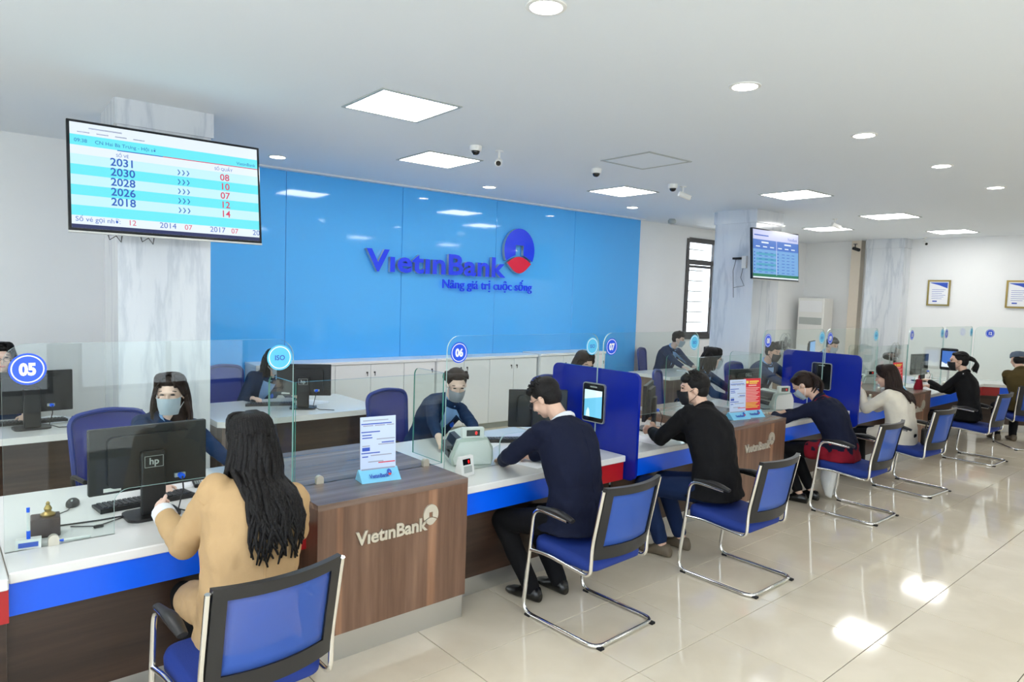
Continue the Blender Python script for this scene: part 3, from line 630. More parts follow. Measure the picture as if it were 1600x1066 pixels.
# ------------------------------------------------------------------ visitor chairs (chrome cantilever, blue mesh)
def back_curve(x): return -.045*(1-(x/.235)**2)      # the back is dished
def visitor_chair():
    c = thing('visitor_chair', '', 'chair', group='blue visitor chairs'); xw = .262
    p = [(-xw, -.06, .645), (-xw, .20, .66), (-xw, .27, .012), (-xw, -.30, .012), (xw, -.30, .012), (xw, .27, .012), (xw, .20, .66), (xw, -.06, .645)]
    MB().tube(arc_path(p, .075, 6), .0125, 10).build('leg_frame', 'chrome', c, True)
    for s in (-1, 1):
        q = [(s*xw, .235, .40), (s*.25, .10, .405), (s*.25, -.23, .375), (s*.25, -.235, .55), (s*.252, -.30, .87)]
        MB().tube(arc_path(q, .05, 6), .011, 10).build('back_support', 'chrome', c, True)
        MB().tube(arc_path([(s*xw, .17, .668), (s*xw, .02, .682), (s*xw, -.10, .655)], .1, 6), [.016, .02, .024, .026, .027, .027, .027, .026, .02], 10, flat=.6).build('armrest', 'black_plastic', c, True)
    st = MB(); n = 10
    outl = rrect(-.235, .235, -.235, .235, .07)
    for z, k in ((.385, .93), (.395, .99), (.43, 1.0), (.452, .97), (.462, .88)): st.v += [(x*k, y*k+.01, z+(.012*(y/.235) if z > .4 else 0)) for x, y in outl]
    m_ = len(outl)
    for j in range(4): st.f += [(j*m_+i, j*m_+(i+1) % m_, (j+1)*m_+(i+1) % m_, (j+1)*m_+i) for i in range(m_)]
    st.f += [list(range(m_))[::-1], list(range(4*m_, 5*m_))]; st.m = [0]*len(st.f)
    st.build('seat', 'chair_blue', c, 'all')
    # back: frame with a mesh panel, dished and leaning
    def bp(x, z, off=0): return (x, -.235-.07*(z-.5)/.37-.045+(x/.235)**2*.05+off, z)
    NX, NZ = 12, 8
    def sheet(x0, x1, z0, z1, th, nx=NX, nz=NZ):
        m = MB(); vs = []; fs = []
        for off in (-th/2, th/2):
            for j in range(nz+1):
                for i in range(nx+1): vs.append(bp(x0+(x1-x0)*i/nx, z0+(z1-z0)*j/nz, off))
        S = (nx+1)*(nz+1); I = lambda i, j, k: k*S+j*(nx+1)+i
        for j in range(nz):
            for i in range(nx): fs += [(I(i, j, 0), I(i+1, j, 0), I(i+1, j+1, 0), I(i, j+1, 0)), (I(i, j, 1), I(i, j+1, 1), I(i+1, j+1, 1), I(i+1, j, 1))]
        for j in range(nz): fs += [(I(0, j, 0), I(0, j+1, 0), I(0, j+1, 1), I(0, j, 1)), (I(nx, j, 0), I(nx, j, 1), I(nx, j+1, 1), I(nx, j+1, 0))]
        for i in range(nx): fs += [(I(i, 0, 0), I(i, 0, 1), I(i+1, 0, 1), I(i+1, 0, 0)), (I(i, nz, 0), I(i+1, nz, 0), I(i+1, nz, 1), I(i, nz, 1))]
        return m.add(vs, fs)
    fr = sheet(-.24, .24, .84, .885, .03, nz=2)
    a = sheet(-.24, .24, .47, .545, .022, nz=2); fr.add(a.v, a.f)
    for s in (-1, 1): b = sheet(s*.24-(.045 if s > 0 else 0), s*.24+(.045 if s < 0 else 0), .545, .84, .026, 2, 6); fr.add(b.v, b.f)
    fr.build('back_frame', 'black_plastic', c, True)
    sheet(-.198, .198, .543, .842, .004).build('mesh_back', 'mesh_blue', c, 'all')
    for x, y in ((-xw, .22), (xw, .22), (-xw+.03, -.302), (xw-.03, -.302)): MB().box(x-.015, x+.015, y-.02, y+.02, 0, .012).build('foot_cap', 'rubber', c)
    return c
CH0 = visitor_chair(); CH0.location = (.93, 2.62, 0); CH0.rotation_euler = (0, 0, R(4)); CH0['label'] = 'blue mesh visitor chair under the beige coat, nearest the camera'
for u, v, rz, lb in ((2.955, 2.655, 2, 'blue mesh visitor chair under the navy suit'), (4.25, 2.47, 0, 'blue mesh visitor chair under the black jacket'), (6.44, 2.585, 0, 'blue mesh visitor chair with white bag beside it, under the bending customer'),
                     (7.83, 2.585, -4, 'blue mesh visitor chair under the cream blazer'), (10.05, 2.61, -2, 'blue mesh visitor chair under the black hoodie'), (11.62, 2.42, -52, 'blue mesh visitor chair under the olive top at the right edge'), (-.42, 2.62, 0, 'blue mesh visitor chair cut off by the left edge')):
    dup(CH0, (u, v, 0), R(rz), lb)

# office chairs for the workers (face -Y)
def office_chair():
    c = thing('office_chair', '', 'chair', group='blue office chairs')
    MB().prism(rrect(-.24, .24, -.24, .24, .07), 'z', .44, .50).build('seat', 'chair_blue', c, True)
    f = MB().tube(arc_path([(-.21, .25, .52), (-.235, .30, 1.0), (0, .335, 1.03), (.235, .30, 1.0), (.21, .25, .52), (-.21, .25, .52)], .08, 5), .017, 8); f.build('back_frame', 'frame_blue', c, True)
    m = MB(); nx, nz = 8, 6
    vs = [((-.21+.42*i/nx)*(.95+.08*j/nz), .25+.055*j/nz+.03*(1-((i-nx/2)/(nx/2))**2), .53+.48*j/nz) for j in range(nz+1) for i in range(nx+1)]
    m.add(vs, [(j*(nx+1)+i, j*(nx+1)+i+1, (j+1)*(nx+1)+i+1, (j+1)*(nx+1)+i) for j in range(nz) for i in range(nx)]); m.build('mesh_back', 'mesh_office', c, 'all')
    MB().tube([(0, .24, .44), (0, .31, .46), (0, .31, .62)], .018).build('back_bracket', 'black_plastic', c); MB().lathe([(.03, .09), (.03, .3), (.02, .3), (.02, .44)], n=12).build('gas_post', 'black_plastic', c)
    for k in range(5):
        a = R(72*k+18); x, y = math.cos(a), math.sin(a)
        lg = MB().tube([(0, 0, .09), (x*.28, y*.28, .065)], [.022, .015], 8).build('base_leg', 'black_plastic', c); MB().lathe([(.028, -.012), (.028, .012)], (x*.28, y*.28, .028), 12, 0, 'y').build('caster', 'rubber', lg)
    for s in (-1, 1): MB().tube(arc_path([(s*.25, .12, .46), (s*.27, .12, .66), (s*.27, -.12, .67)], .04, 4), .014).build('armrest', 'black_plastic', c, True)
    return c
OC0 = office_chair(); OC0.location = (.98, 4.90, 0); OC0.rotation_euler = (0, 0, R(8)); OC0['label'] = 'blue mesh office chair behind the smiling worker at counter 05'
for u, v, rz, lb in ((3.12, 4.86, 14, 'blue mesh office chair behind the worker with tied-up hair'), (2.50, 7.22, 14, 'blue office chair behind the desk in front of the blue wall'), (.45, 7.32, 0, 'blue office chair at the far-left desk'), (9.62, 7.22, 22, 'blue mesh office chair left of the window'),
                     (5.10, 4.98, 0, 'office chair of the worker hidden by the blue partition'), (6.88, 4.80, 25, 'blue mesh office chair behind the worker with glasses'), (8.80, 4.98, 0, 'blue office chair of the worker behind counter 09')):
    dup(OC0, (u, v, 0), R(rz), lb)

# ------------------------------------------------------------------ desk equipment
def monitor(loc, rz, label, logo=None, w_=.50, h_=.30, lift=.115, lit=False):
    "screen faces local -Y, its back is +Y"
    t = thing('computer_monitor', label, 'monitor', loc, rz, 'desktop monitors'); z0 = lift; z1 = lift+h_
    MB().bbox(-w_/2, w_/2, -.012, .018, z0, z1, .004).build('housing', 'black_plastic', t)
    MB().prism(rrect(-w_*.36, w_*.36, z0+.03, z1-.04, .03), 'y', .018, .045).build('back_bulge', 'black_plastic', t, True)
    MB().box(-w_/2+.015, w_/2-.015, -.0135, -.012, z0+.02, z1-.015).build('screen', 'scr_sky' if lit else 'black_gloss', t)
    MB().bbox(-.055, .055, .045, .075, .012, z0+h_*.62, .006).build('stand', 'black_plastic', t)
    MB().prism(rrect(-.12, .12, -.06, .13, .05), 'z', 0, .014).build('base', 'black_plastic', t)
    if logo:
        m = MB(); vs, fs = text_geo(logo, .045, 'CENTER', .001); m.add([(-v[0], .0765 if logo == 'hp' else .0465, z0+(h_*.42 if logo == 'hp' else h_-.075)+v[1]) for v in vs], fs)
        if logo == 'hp':
            a, b_, y = .042, .028, .0765; zc = z0+h_*.42+.013
            for q in ((-a, a, zc-b_, zc-b_+.002), (-a, a, zc+b_-.002, zc+b_), (-a, -a+.002, zc-b_, zc+b_), (a-.002, a, zc-b_, zc+b_)): m.box(q[0], q[1], y-.001, y, q[2], q[3])
        m.build('logo', 'grey_plastic', t)['kind'] = 'stuff'
        MB().box(.13, .205, .0182, .0190, z0+.012, z0+.03).build('label_plate', 'white_plastic', t)
    pl = MB().box(-.15, -.10, .045, .06, z0+.045, z0+.065).build('port_block', 'grey_plastic', t); MB().lathe([(.014, .0), (.014, .03)], (-.125, .06, z0+.055), 10, 0, 'y').build('video_plug', 'strip_blue', pl)
    MB().tube([(-.125, .09, z0+.055), (-.12, .12, z0), (-.10, .11, .03), (-.16, .13, .006), (-.30, .16, .006)], .004, 6).build('video_cable', 'black_plastic', t)
    return t
def keyboard(loc, rz, label):
    t = thing('keyboard', label, 'keyboard', loc, rz, 'black keyboards'); MB().prism([(-.075, 0), (.075, 0), (.075, .022), (-.075, .012)], 'x', -.225, .225).build('case', 'black_plastic', t)
    k = MB()
    for j in range(5):
        for i in range(18):
            if j == 0 and 4 <= i <= 9: continue
            x, y = -.212+.0236*i, -.062+.025*j; z = .0125+.0667*(y+.075); k.bbox(x, x+.0195, y, y+.021, z, z+.007, .002)
    k.box(-.212+.0236*4, -.212+.0236*10-.004, -.062, -.041, .0128, .0195); o = k.build('keys', 'dark_grey', t); o['kind'] = 'stuff'
def mouse(loc, rz, label):
    t = thing('computer_mouse', label, 'mouse', loc, rz, 'computer mice'); b = MB().ell((0, 0, .008), (.031, .056, .028)); b.v = [(x, y, max(0, z)) for x, y, z in b.v]; b.build('shell', 'black_plastic', t, 'all')
    MB().lathe([(.008, -.004), (.008, .004)], (0, .028, .029), 10, 0, 'x').build('wheel', 'grey_plastic', t); MB().tube([(0, .055, .008), (.01, .10, .004), (.05, .16, .004), (.04, .24, .004)], .0025, 6).build('cord', 'black_plastic', t)
PI = math.pi
monitor((.835, 3.66, ZC), PI+R(3), 'black monitor seen from behind on counter 05', 'hp', .53, .315, .13)
keyboard((.86, 3.86, ZC), PI+R(5), 'black keyboard under the monitor on counter 05'); mouse((.56, 4.0, ZC), PI-R(15), 'black mouse on counter 05 beside the keyboard')
monitor((3.60, 3.82, ZC), PI-R(32), 'black monitor behind the navy-suit customer', None, .46, .29, .12); keyboard((3.42, 3.98, ZC), PI-R(28), 'black keyboard right of the banknote counter')
monitor((4.78, 3.68, ZC), PI+R(30), 'black monitor in front of the black-jacket customer', None, .46, .31, .10); 
monitor((6.62, 3.83, ZC), PI-R(8), 'black monitor with maker name beside the red notice', 'DELL', .50, .31, .12)
monitor((2.76, 6.20, .74), PI-R(32), 'black monitor on the desk in front of the blue wall', 'hp', .50, .30, .12); keyboard((2.55, 6.50, .74), PI-R(20), 'black keyboard on the desk in front of the blue wall'); mouse((2.46, 6.70, .74), PI, 'mouse under the hand of the long-haired worker')
monitor((.62, 6.36, .74), PI+R(5), 'black monitor on the far-left desk', None, .56, .32, .12); keyboard((.66, 6.58, .74), PI, 'black keyboard on the far-left desk')
monitor((9.62, 6.25, .74), PI+R(20), 'black monitor on the desk left of the right column', None, .48, .30, .12)
monitor((12.9, 6.1, .74), R(15), 'lit blue monitor on the machine desk', None, .52, .31, .14, True)
monitor((11.75, 3.85, ZC), PI-R(10), 'dark monitor behind the tablet at counter 10', None, .46, .32, .1)
lp = thing('document_tray', 'black document tray with papers on counter 07', 'tray', (4.42, 3.88, ZC), R(-10))
MB().box(-.16, .16, -.11, .11, 0, .012).box(-.16, .16, -.11, -.10, .012, .05).box(-.16, .16, .10, .11, .012, .05).build('tray', 'black_plastic', lp); MB().box(-.15, .13, -.09, .09, .02, .04).build('papers', 'paper', lp); MB().box(-.155, .15, -.1, .1, .045, .052).build('tablet', 'black_gloss', lp)
# banknote counter
def note_counter(loc, rz, label):
    t = thing('banknote_counter', label, 'money counter', loc, rz, 'banknote counting machines')
    MB().prism([(-.13, .0), (.13, .0), (.145, .05), (.10, .17), (.02, .195), (-.10, .185), (-.14, .12), (-.145, .04)], 'x', -.15, .15).build('body', 'machine_green', t, False)
    for sx in (-1, 1): MB().prism([(-.125, .01), (.12, .01), (.13, .05), (.09, .155), (-.10, .17), (-.13, .1)], 'x', sx*.150, sx*.164).build('side_cover', 'white_plastic', t)
    MB().prism([(.0, .197), (.10, .172), (.135, .10), (.12, .09), (.08, .15), (.0, .18)], 'x', -.11, .11).build('hopper', 'black_plastic', t)
    MB().box(-.10, .10, .118, .150, .045, .085).build('note_slot', 'black_plastic', t); MB().box(-.10, .10, .10, .16, .10, .125).build('roller_bar', 'dark_grey', t)
    d = MB().bbox(-.165, -.125, -.075, .075, .185, .255, .004).build('display', 'white_plastic', t); MB().box(-.1665, -.165, -.045, .045, .20, .24).build('display_window', 'black_gloss', d); q = MB(); text_on(q, '0', .03, .02, .21, -.1675, bold=.001); q.v = [(y, -x, z) for x, y, z in q.v]; q.build('digit', 'led_red', d)
    for k in range(4): MB().box(-.10, .10, -.147, -.143, .05+.018*k, .056+.018*k).build('vent_slot', 'grey_plastic', t)
    MB().tube([(.14, .1, .03), (.2, .12, .01), (.24, .05, .006), (.2, -.02, .006)], .005, 6).build('power_cord', 'black_plastic', t)
note_counter((2.80, 3.66, ZC), R(66), 'pale banknote counter in front of the worker with tied-up hair')
note_counter((7.0, 3.70, ZC), R(70), 'banknote counter in front of the bending customer'); note_counter((9.95, 3.98, ZC), R(70), 'banknote counter behind the cream-blazer customer')
cd = thing('customer_display', 'small white display reading zero beside the nearest pedestal', 'display', (2.56, 3.36, ZC), R(8))
MB().prism([(-.03, 0), (.04, 0), (.012, .12), (-.012, .12)], 'x', -.055, .055).build('case', 'white_plastic', cd)
w2 = MB().prism([(-.0225, .07), (-.0245, .07), (-.0165, .105), (-.0145, .105)], 'x', -.04, .025).build('window', 'black_gloss', cd); MB().prism([(-.030, .02), (-.031, .02), (-.0245, .06), (-.0235, .06)], 'x', -.035, .035).build('key_pad', 'grey_plastic', cd)
q = MB(); text_on(q, '0', .028, .008, .078, 0, bold=.001); q.v = [(x, -.026+(z-.07)*.23, z) for x, y, z in q.v]; q.build('digit', 'led_red', cd)
# brochure stands
def brochure(loc, rz, label, red=False, name='brochure_stand'):
    t = thing(name, label, 'brochure stand', loc, rz, 'acrylic brochure stands')
    MB().prism([(-.055, 0), (.055, 0), (.018, .062), (.008, .062)], 'x', -.115, .115).build('base', 'sky_plastic', t)
    sh = MB().prism([(.004, .05), (.008, .05), (.024, .355), (.020, .355)], 'x', -.105, .105).build('sheet', 'print_red' if red else 'paper_blue', t)
    fy = lambda z: .003+(z-.05)*.0525
    m = MB(); mats = ['print_blue', 'print_grey', 'print_red', 'paper'] if not red else ['print_yellow', 'print_pink', 'print_yellow', 'paper']
    def bar(x0, x1, z0, z1, mi): m.add([(x0, fy(z0), z0), (x1, fy(z0), z0), (x1, fy(z1), z1), (x0, fy(z1), z1)], [(0, 1, 2, 3)], mi)
    if not red:
        for z, x0, x1, mi in ((.332, -.09, .06, 1), (.313, -.10, .08, 0), (.303, -.09, -.03, 1), (.303, -.02, .04, 1), (.303, .05, .095, 1), (.268, -.10, .01, 0), (.25, -.095, -.04, 0), (.235, -.095, -.035, 0), (.225, -.01, .10, 1), (.205, .02, .095, 0), (.195, .0, .095, 1), (.19, -.095, -.05, 1), (.15, -.10, .01, 0), (.13, -.095, -.06, 0), (.135, -.045, .08, 1), (.10, -.06, .03, 1), (.092, .0, .1, 2)): bar(x0, x1, z, z+.006, mi)
        bar(-.095, -.05, .165, .185, 0); bar(-.1, .1, .052, .066, 1)
    else:
        bar(-.08, -.05, .31, .335, 0); bar(-.04, .08, .322, .334, 0); bar(-.04, .06, .306, .316, 0); bar(-.05, .05, .285, .296, 1)
        for k in range(14): bar(-.09, .09-.02*(k % 3), .265-.014*k, .271-.014*k, 0 if k > 9 else 1)
    m.build('print', mats, sh)
    lg = MB(); bank_logo(lg, .026, 0, 0, 0, .0006, 0, 0, 1, .02); lg.v = [(x-.065, -.0565+(z+.022)*.76+y, z+.022) for x, y, z in lg.v]; lg.build('base_lettering', ['print_blue', 'print_red'], t)['kind'] = 'stuff'
brochure((1.93, 3.335, ZP), R(-8), 'white price-list sheet in a light blue stand on the nearest pedestal')
brochure((5.62, 3.30, ZP), R(-10), 'white leaflet in a light blue stand on the second pedestal'); brochure((5.85, 3.29, ZP), R(-14), 'red notice in a light blue stand on the second pedestal', True)
brochure((9.45, 3.32, ZP), R(-10), 'red notice in a stand on the farthest pedestal', True); brochure((.06, 3.30, ZC), R(-30), 'leaflet stand cut off by the left edge')
# small things at counter 05
pn = thing('pen_stand', 'white pen standing in a small printed holder', 'pen stand', (.325, 3.47, ZC), R(-8)); MB().prism([(-.03, 0), (.03, 0), (.022, .035), (-.01, .035)], 'x', -.045, .045).build('holder', 'white_plastic', pn); MB().add([(-.035, -.0305, .008), (.035, -.0305, .008), (.035, -.0145, .026), (-.035, -.0145, .026)], [(0, 1, 2, 3)]).build('print', 'print_blue', pn)
MB().tube([(0, .0, .03), (0, .0, .155)], .006, 8).build('barrel', 'white_plastic', pn); MB().tube([(0, 0, .028), (0, 0, .07)], .0075, 8).build('grip', 'strip_blue', pn); MB().tube([(0, 0, .15), (0, 0, .17)], .0065, 8).build('cap_end', 'strip_blue', pn)
p2 = thing('pen', 'blue-and-white pen lying on counter 05', 'pen', (.47, 3.46, ZC+.006), R(-5)); MB().tube([(-.02, 0, 0), (.08, 0, 0)], .0055, 8).build('barrel', 'white_plastic', p2); MB().tube([(-.045, 0, 0), (-.02, 0, 0)], [.003, .006], 8).build('tip', 'strip_blue', p2)
bx = thing('ink_box', 'dark brown box on counter 05', 'box', (.40, 3.60, ZC), R(-6)); MB().bbox(-.055, .055, -.05, .05, 0, .085, .004).build('box_body', 'brown_box', bx)
MB().lathe([(.028, 0), (.03, .008), (.022, .014), (.012, .02), (.016, .032), (.010, .045), (.006, .05), (.009, .056), (.004, .064)], n=16).build('brass_stamp', 'brass', None, True, (.41, 3.60, ZC+.085)); tag(bpy.data.objects['brass_stamp'], 'small brass stamp standing on the dark brown box', 'stamp')
cb = thing('loose_cable', 'black cables lying across counter 05', 'cable', (.5, 3.56, ZC)); MB().tube([(-.05, .12, .005), (.12, .10, .005), (.3, .11, .005), (.36, .16, .005)], .004, 6).build('cable', 'black_plastic', cb); MB().tube([(.0, .08, .004), (.1, .02, .004), (.2, .08, .004), (.32, .16, .004)], .003, 6).build('cable', 'black_plastic', cb); MB().bbox(.08, .12, .0, .02, 0, .012, .003).build('plug', 'black_plastic', cb)
rc = thing('remote_control', 'dark remote control lying beside the keyboard on counter 05', 'remote', (1.17, 4.05, ZC), R(-10)); MB().bbox(-.022, .022, -.08, .08, 0, .018, .004).build('case', 'black_plastic', rc)
for i in range(3):
    for j in range(6): MB().box(-.016+.012*i, -.008+.012*i, -.06+.02*j, -.05+.02*j, .018, .020).build('button', 'grey_plastic', rc)
def papers(u, v, z, rz, label, n=3, m='paper'):
    t = thing('paper_sheet', label, 'paper', (u, v, z), rz, 'loose papers')
    for k in range(n): MB().box(-.105, .105, -.148, .148, .0008*k, .0008*k+.0006).build('sheet', m, t, loc=(.01*k, .006*k, 0), rz=R(6*k))
papers(1.02, 4.15, ZC, .1, 'sheets beside the keyboard on counter 05'); papers(3.16, 4.0, ZC, .5, 'sheets under the hands of the worker with tied-up hair'); papers(3.12, 3.38, ZC, .2, 'form under the arms of the navy-suit customer', 2)
papers(2.95, 6.45, .74, .3, 'sheets on the desk in front of the blue wall'); papers(.78, 6.62, .74, .2, 'stacked sheets on the far-left desk', 5); papers(9.35, 6.45, .74, .4, 'open papers on the desk left of the right column'); papers(6.55, 3.42, ZC, .3, 'form in front of the bending customer', 2); papers(8.05, 3.35, ZC, .1, 'form in front of the cream-blazer customer', 2); papers(4.42, 3.40, ZC, .1, 'form in front of the black-jacket customer', 2)
ps = thing('pen_holder', 'clear pen base at the right end of counter 06', 'pen stand', (3.62, 3.30, ZC), R(15)); MB().prism([(-.03, 0), (.03, 0), (.01, .03), (-.01, .03)], 'x', -.05, .05).build('holder', 'white_plastic', ps); MB().tube([(0, 0, .02), (.05, .03, .1)], .005, 6).build('pen', 'grey_plastic', ps)
ps = thing('pen_holder', 'pen base with a black cord on counter 07', 'pen stand', (4.10, 3.35, ZC), R(10)); MB().prism([(-.025, 0), (.025, 0), (.012, .025), (-.012, .025)], 'x', -.04, .04).build('holder', 'white_plastic', ps); MB().tube([(.04, 0, .01), (.09, -.02, .008), (.16, .01, .008)], .005, 6).build('pen', 'black_plastic', ps)
# machines on the far desk, fans
pr = thing('office_printer', 'grey printer on the machine desk behind counter 10', 'printer', (11.9, 6.2, .74), R(0)); MB().bbox(-.25, .25, -.2, .2, 0, .26, .012).build('body', 'grey_plastic', pr); MB().box(-.2, .2, -.26, -.19, .08, .10).build('tray', 'dark_grey', pr); MB().bbox(-.26, .26, -.2, .2, .265, .31, .008).build('scanner_lid', 'white_plastic', pr)
pr = thing('bundle_machine', 'open-frame note bundling machine on the machine desk', 'machine', (11.05, 6.2, .74)); MB().bbox(-.2, .2, -.18, .18, 0, .22, .01).build('body', 'machine_green', pr); MB().tube(arc_path([(-.15, 0, .22), (-.15, 0, .42), (.15, 0, .42), (.15, 0, .22)], .04), .012).build('frame', 'steel', pr, True); MB().box(-.12, .12, -.185, -.18, .05, .16).build('front_panel', 'white_plastic', pr)
def fan(loc, z, r, label):
    t = thing('pedestal_fan', label, 'fan', loc, R(8), 'pedestal fans'); MB().lathe([(.16, 0), (.16, .02), (.03, .05), (.015, .06), (.015, z-.05)], n=20).build('stand', 'dark_grey', t, True); MB().lathe([(.06, -.02), (.07, .05), (.05, .14), (.03, .16)], (0, 0, z), 16, 0, 'y').build('motor', 'dark_grey', t, True)
    g = MB()
    for yy, kk in ((-.06, 1), (.05, 1)):
        g.tube([(r*math.cos(R(a)), yy*.4, z+r*math.sin(R(a))) for a in range(0, 361, 15)], .004, 5, cap=False)
        for k in range(28): a = R(360/28*k); g.tube([(.04*math.cos(a), yy, z+.04*math.sin(a)), (r*.75*math.cos(a), yy*.9, z+r*.75*math.sin(a)), (r*math.cos(a), yy*.4, z+r*math.sin(a))], .0016, 4)
    g.build('cage', 'grey_plastic', t)['kind'] = 'stuff'
    for k in range(3):
        a = R(120*k+20); bl = MB(); ca, sa = math.cos(a), math.sin(a)
        pts = [(.03, -.02), (r*.5, -.08), (r*.85, -.05), (r*.88, .04), (r*.5, .07), (.03, .03)]; bl.prism([(x*ca-y*sa, z+x*sa+y*ca) for x, y in pts], 'y', -.035, -.030); bl.build('blade', mat('fan_blade', (.12, .13, .15), .3), t)
fan((9.62, 4.95, 0), 1.27, .185, 'grey pedestal fan beside the worker in the dark suit'); fan((11.3, 4.05, 0), 1.13, .22, 'grey pedestal fan beside the red notice on the farthest pedestal')

# ------------------------------------------------------------------ people
def remeshed(mb, name, mats, voxel, smooth=5, decimate=None, wrinkle=0.0, wsize=.09):
    me = mb.mesh(name+'_src', mats); o = bpy.data.objects.new('tmp', me); COL.objects.link(o)
    m = o.modifiers.new('r', 'REMESH'); m.mode = 'VOXEL'; m.voxel_size = voxel; m.use_smooth_shade = True
    if wrinkle:
        tx = bpy.data.textures.new('folds', 'CLOUDS'); tx.noise_scale = wsize; tx.noise_depth = 2
        d = o.modifiers.new('d', 'DISPLACE'); d.texture = tx; d.strength = wrinkle; d.mid_level = .5; d.texture_coords = 'LOCAL'
    sm = o.modifiers.new('s', 'SMOOTH'); sm.iterations = smooth; sm.factor = .5
    if decimate: dc = o.modifiers.new('c', 'DECIMATE'); dc.ratio = decimate
    dg = bpy.context.evaluated_depsgraph_get(); out = bpy.data.meshes.new_from_object(o.evaluated_get(dg)); out.name = name
    out.polygons.foreach_set('use_smooth', [True]*len(out.polygons)); out.materials.clear()
    for q in (mats if isinstance(mats, (list, tuple)) else [mats]): out.materials.append(M[q])
    bpy.data.objects.remove(o); bpy.data.meshes.remove(me); return out
def ik(a, b, l1, l2, pole):
    a = Vector(a); b = Vector(b); d = b-a; D = d.length; k = 1.0
    if D > (l1+l2)*.995: k = D/((l1+l2)*.995)
    l1 *= k; l2 *= k; x = (D*D+l1*l1-l2*l2)/(2*D); h = math.sqrt(max(1e-6, l1*l1-x*x)); dn = d.normalized(); p = Vector(pole); p = p-dn*p.dot(dn); p.normalize()
    return a+dn*x+p*h
def add_hand(mb, wrist, d, nrm, side, curl=35, sc=1.0):
    d = Vector(d).normalized(); nrm = Vector(nrm); nrm = (nrm-d*nrm.dot(d)).normalized(); x = d.cross(nrm)*side   # x points to the thumb side
    w = Vector(wrist); pal = w+d*.05*sc
    rot = Matrix((x, d, nrm)).transposed()
    mb.ell(pal, (.040*sc, .052*sc, .016*sc), rot)
    for i, (ln, off) in enumerate(((.070, .029), (.080, .010), (.074, -.010), (.058, -.028))):
        b = w+d*(.09 if i in (1, 2) else .084)*sc+x*off*sc; a1 = R(curl*.55); a2 = R(curl*1.35); a3 = R(curl*2.0)
        spread = x*(off*.25)
        j1 = b+(d*math.cos(a1)+nrm*math.sin(a1)+spread*4).normalized()*ln*.45*sc; j2 = j1+(d*math.cos(a2)+nrm*math.sin(a2)).normalized()*ln*.32*sc; j3 = j2+(d*math.cos(a3)+nrm*math.sin(a3)).normalized()*ln*.25*sc
        mb.cap(b-d*.02*sc, j1, .0098*sc, .0090*sc, 8); mb.cap(j1, j2, .0090*sc, .0082*sc, 8); mb.cap(j2, j3, .0082*sc, .0072*sc, 8)
    t0 = w+d*.028*sc+x*.030*sc; t1 = t0+(d*.6+x*.75+nrm*.25).normalized()*.036*sc; t2 = t1+(d*.9+x*.15+nrm*.4).normalized()*.030*sc
    mb.cap(t0-x*.012, t1, .0135*sc, .0105*sc, 8); mb.cap(t1, t2, .0105*sc, .0085*sc, 8)
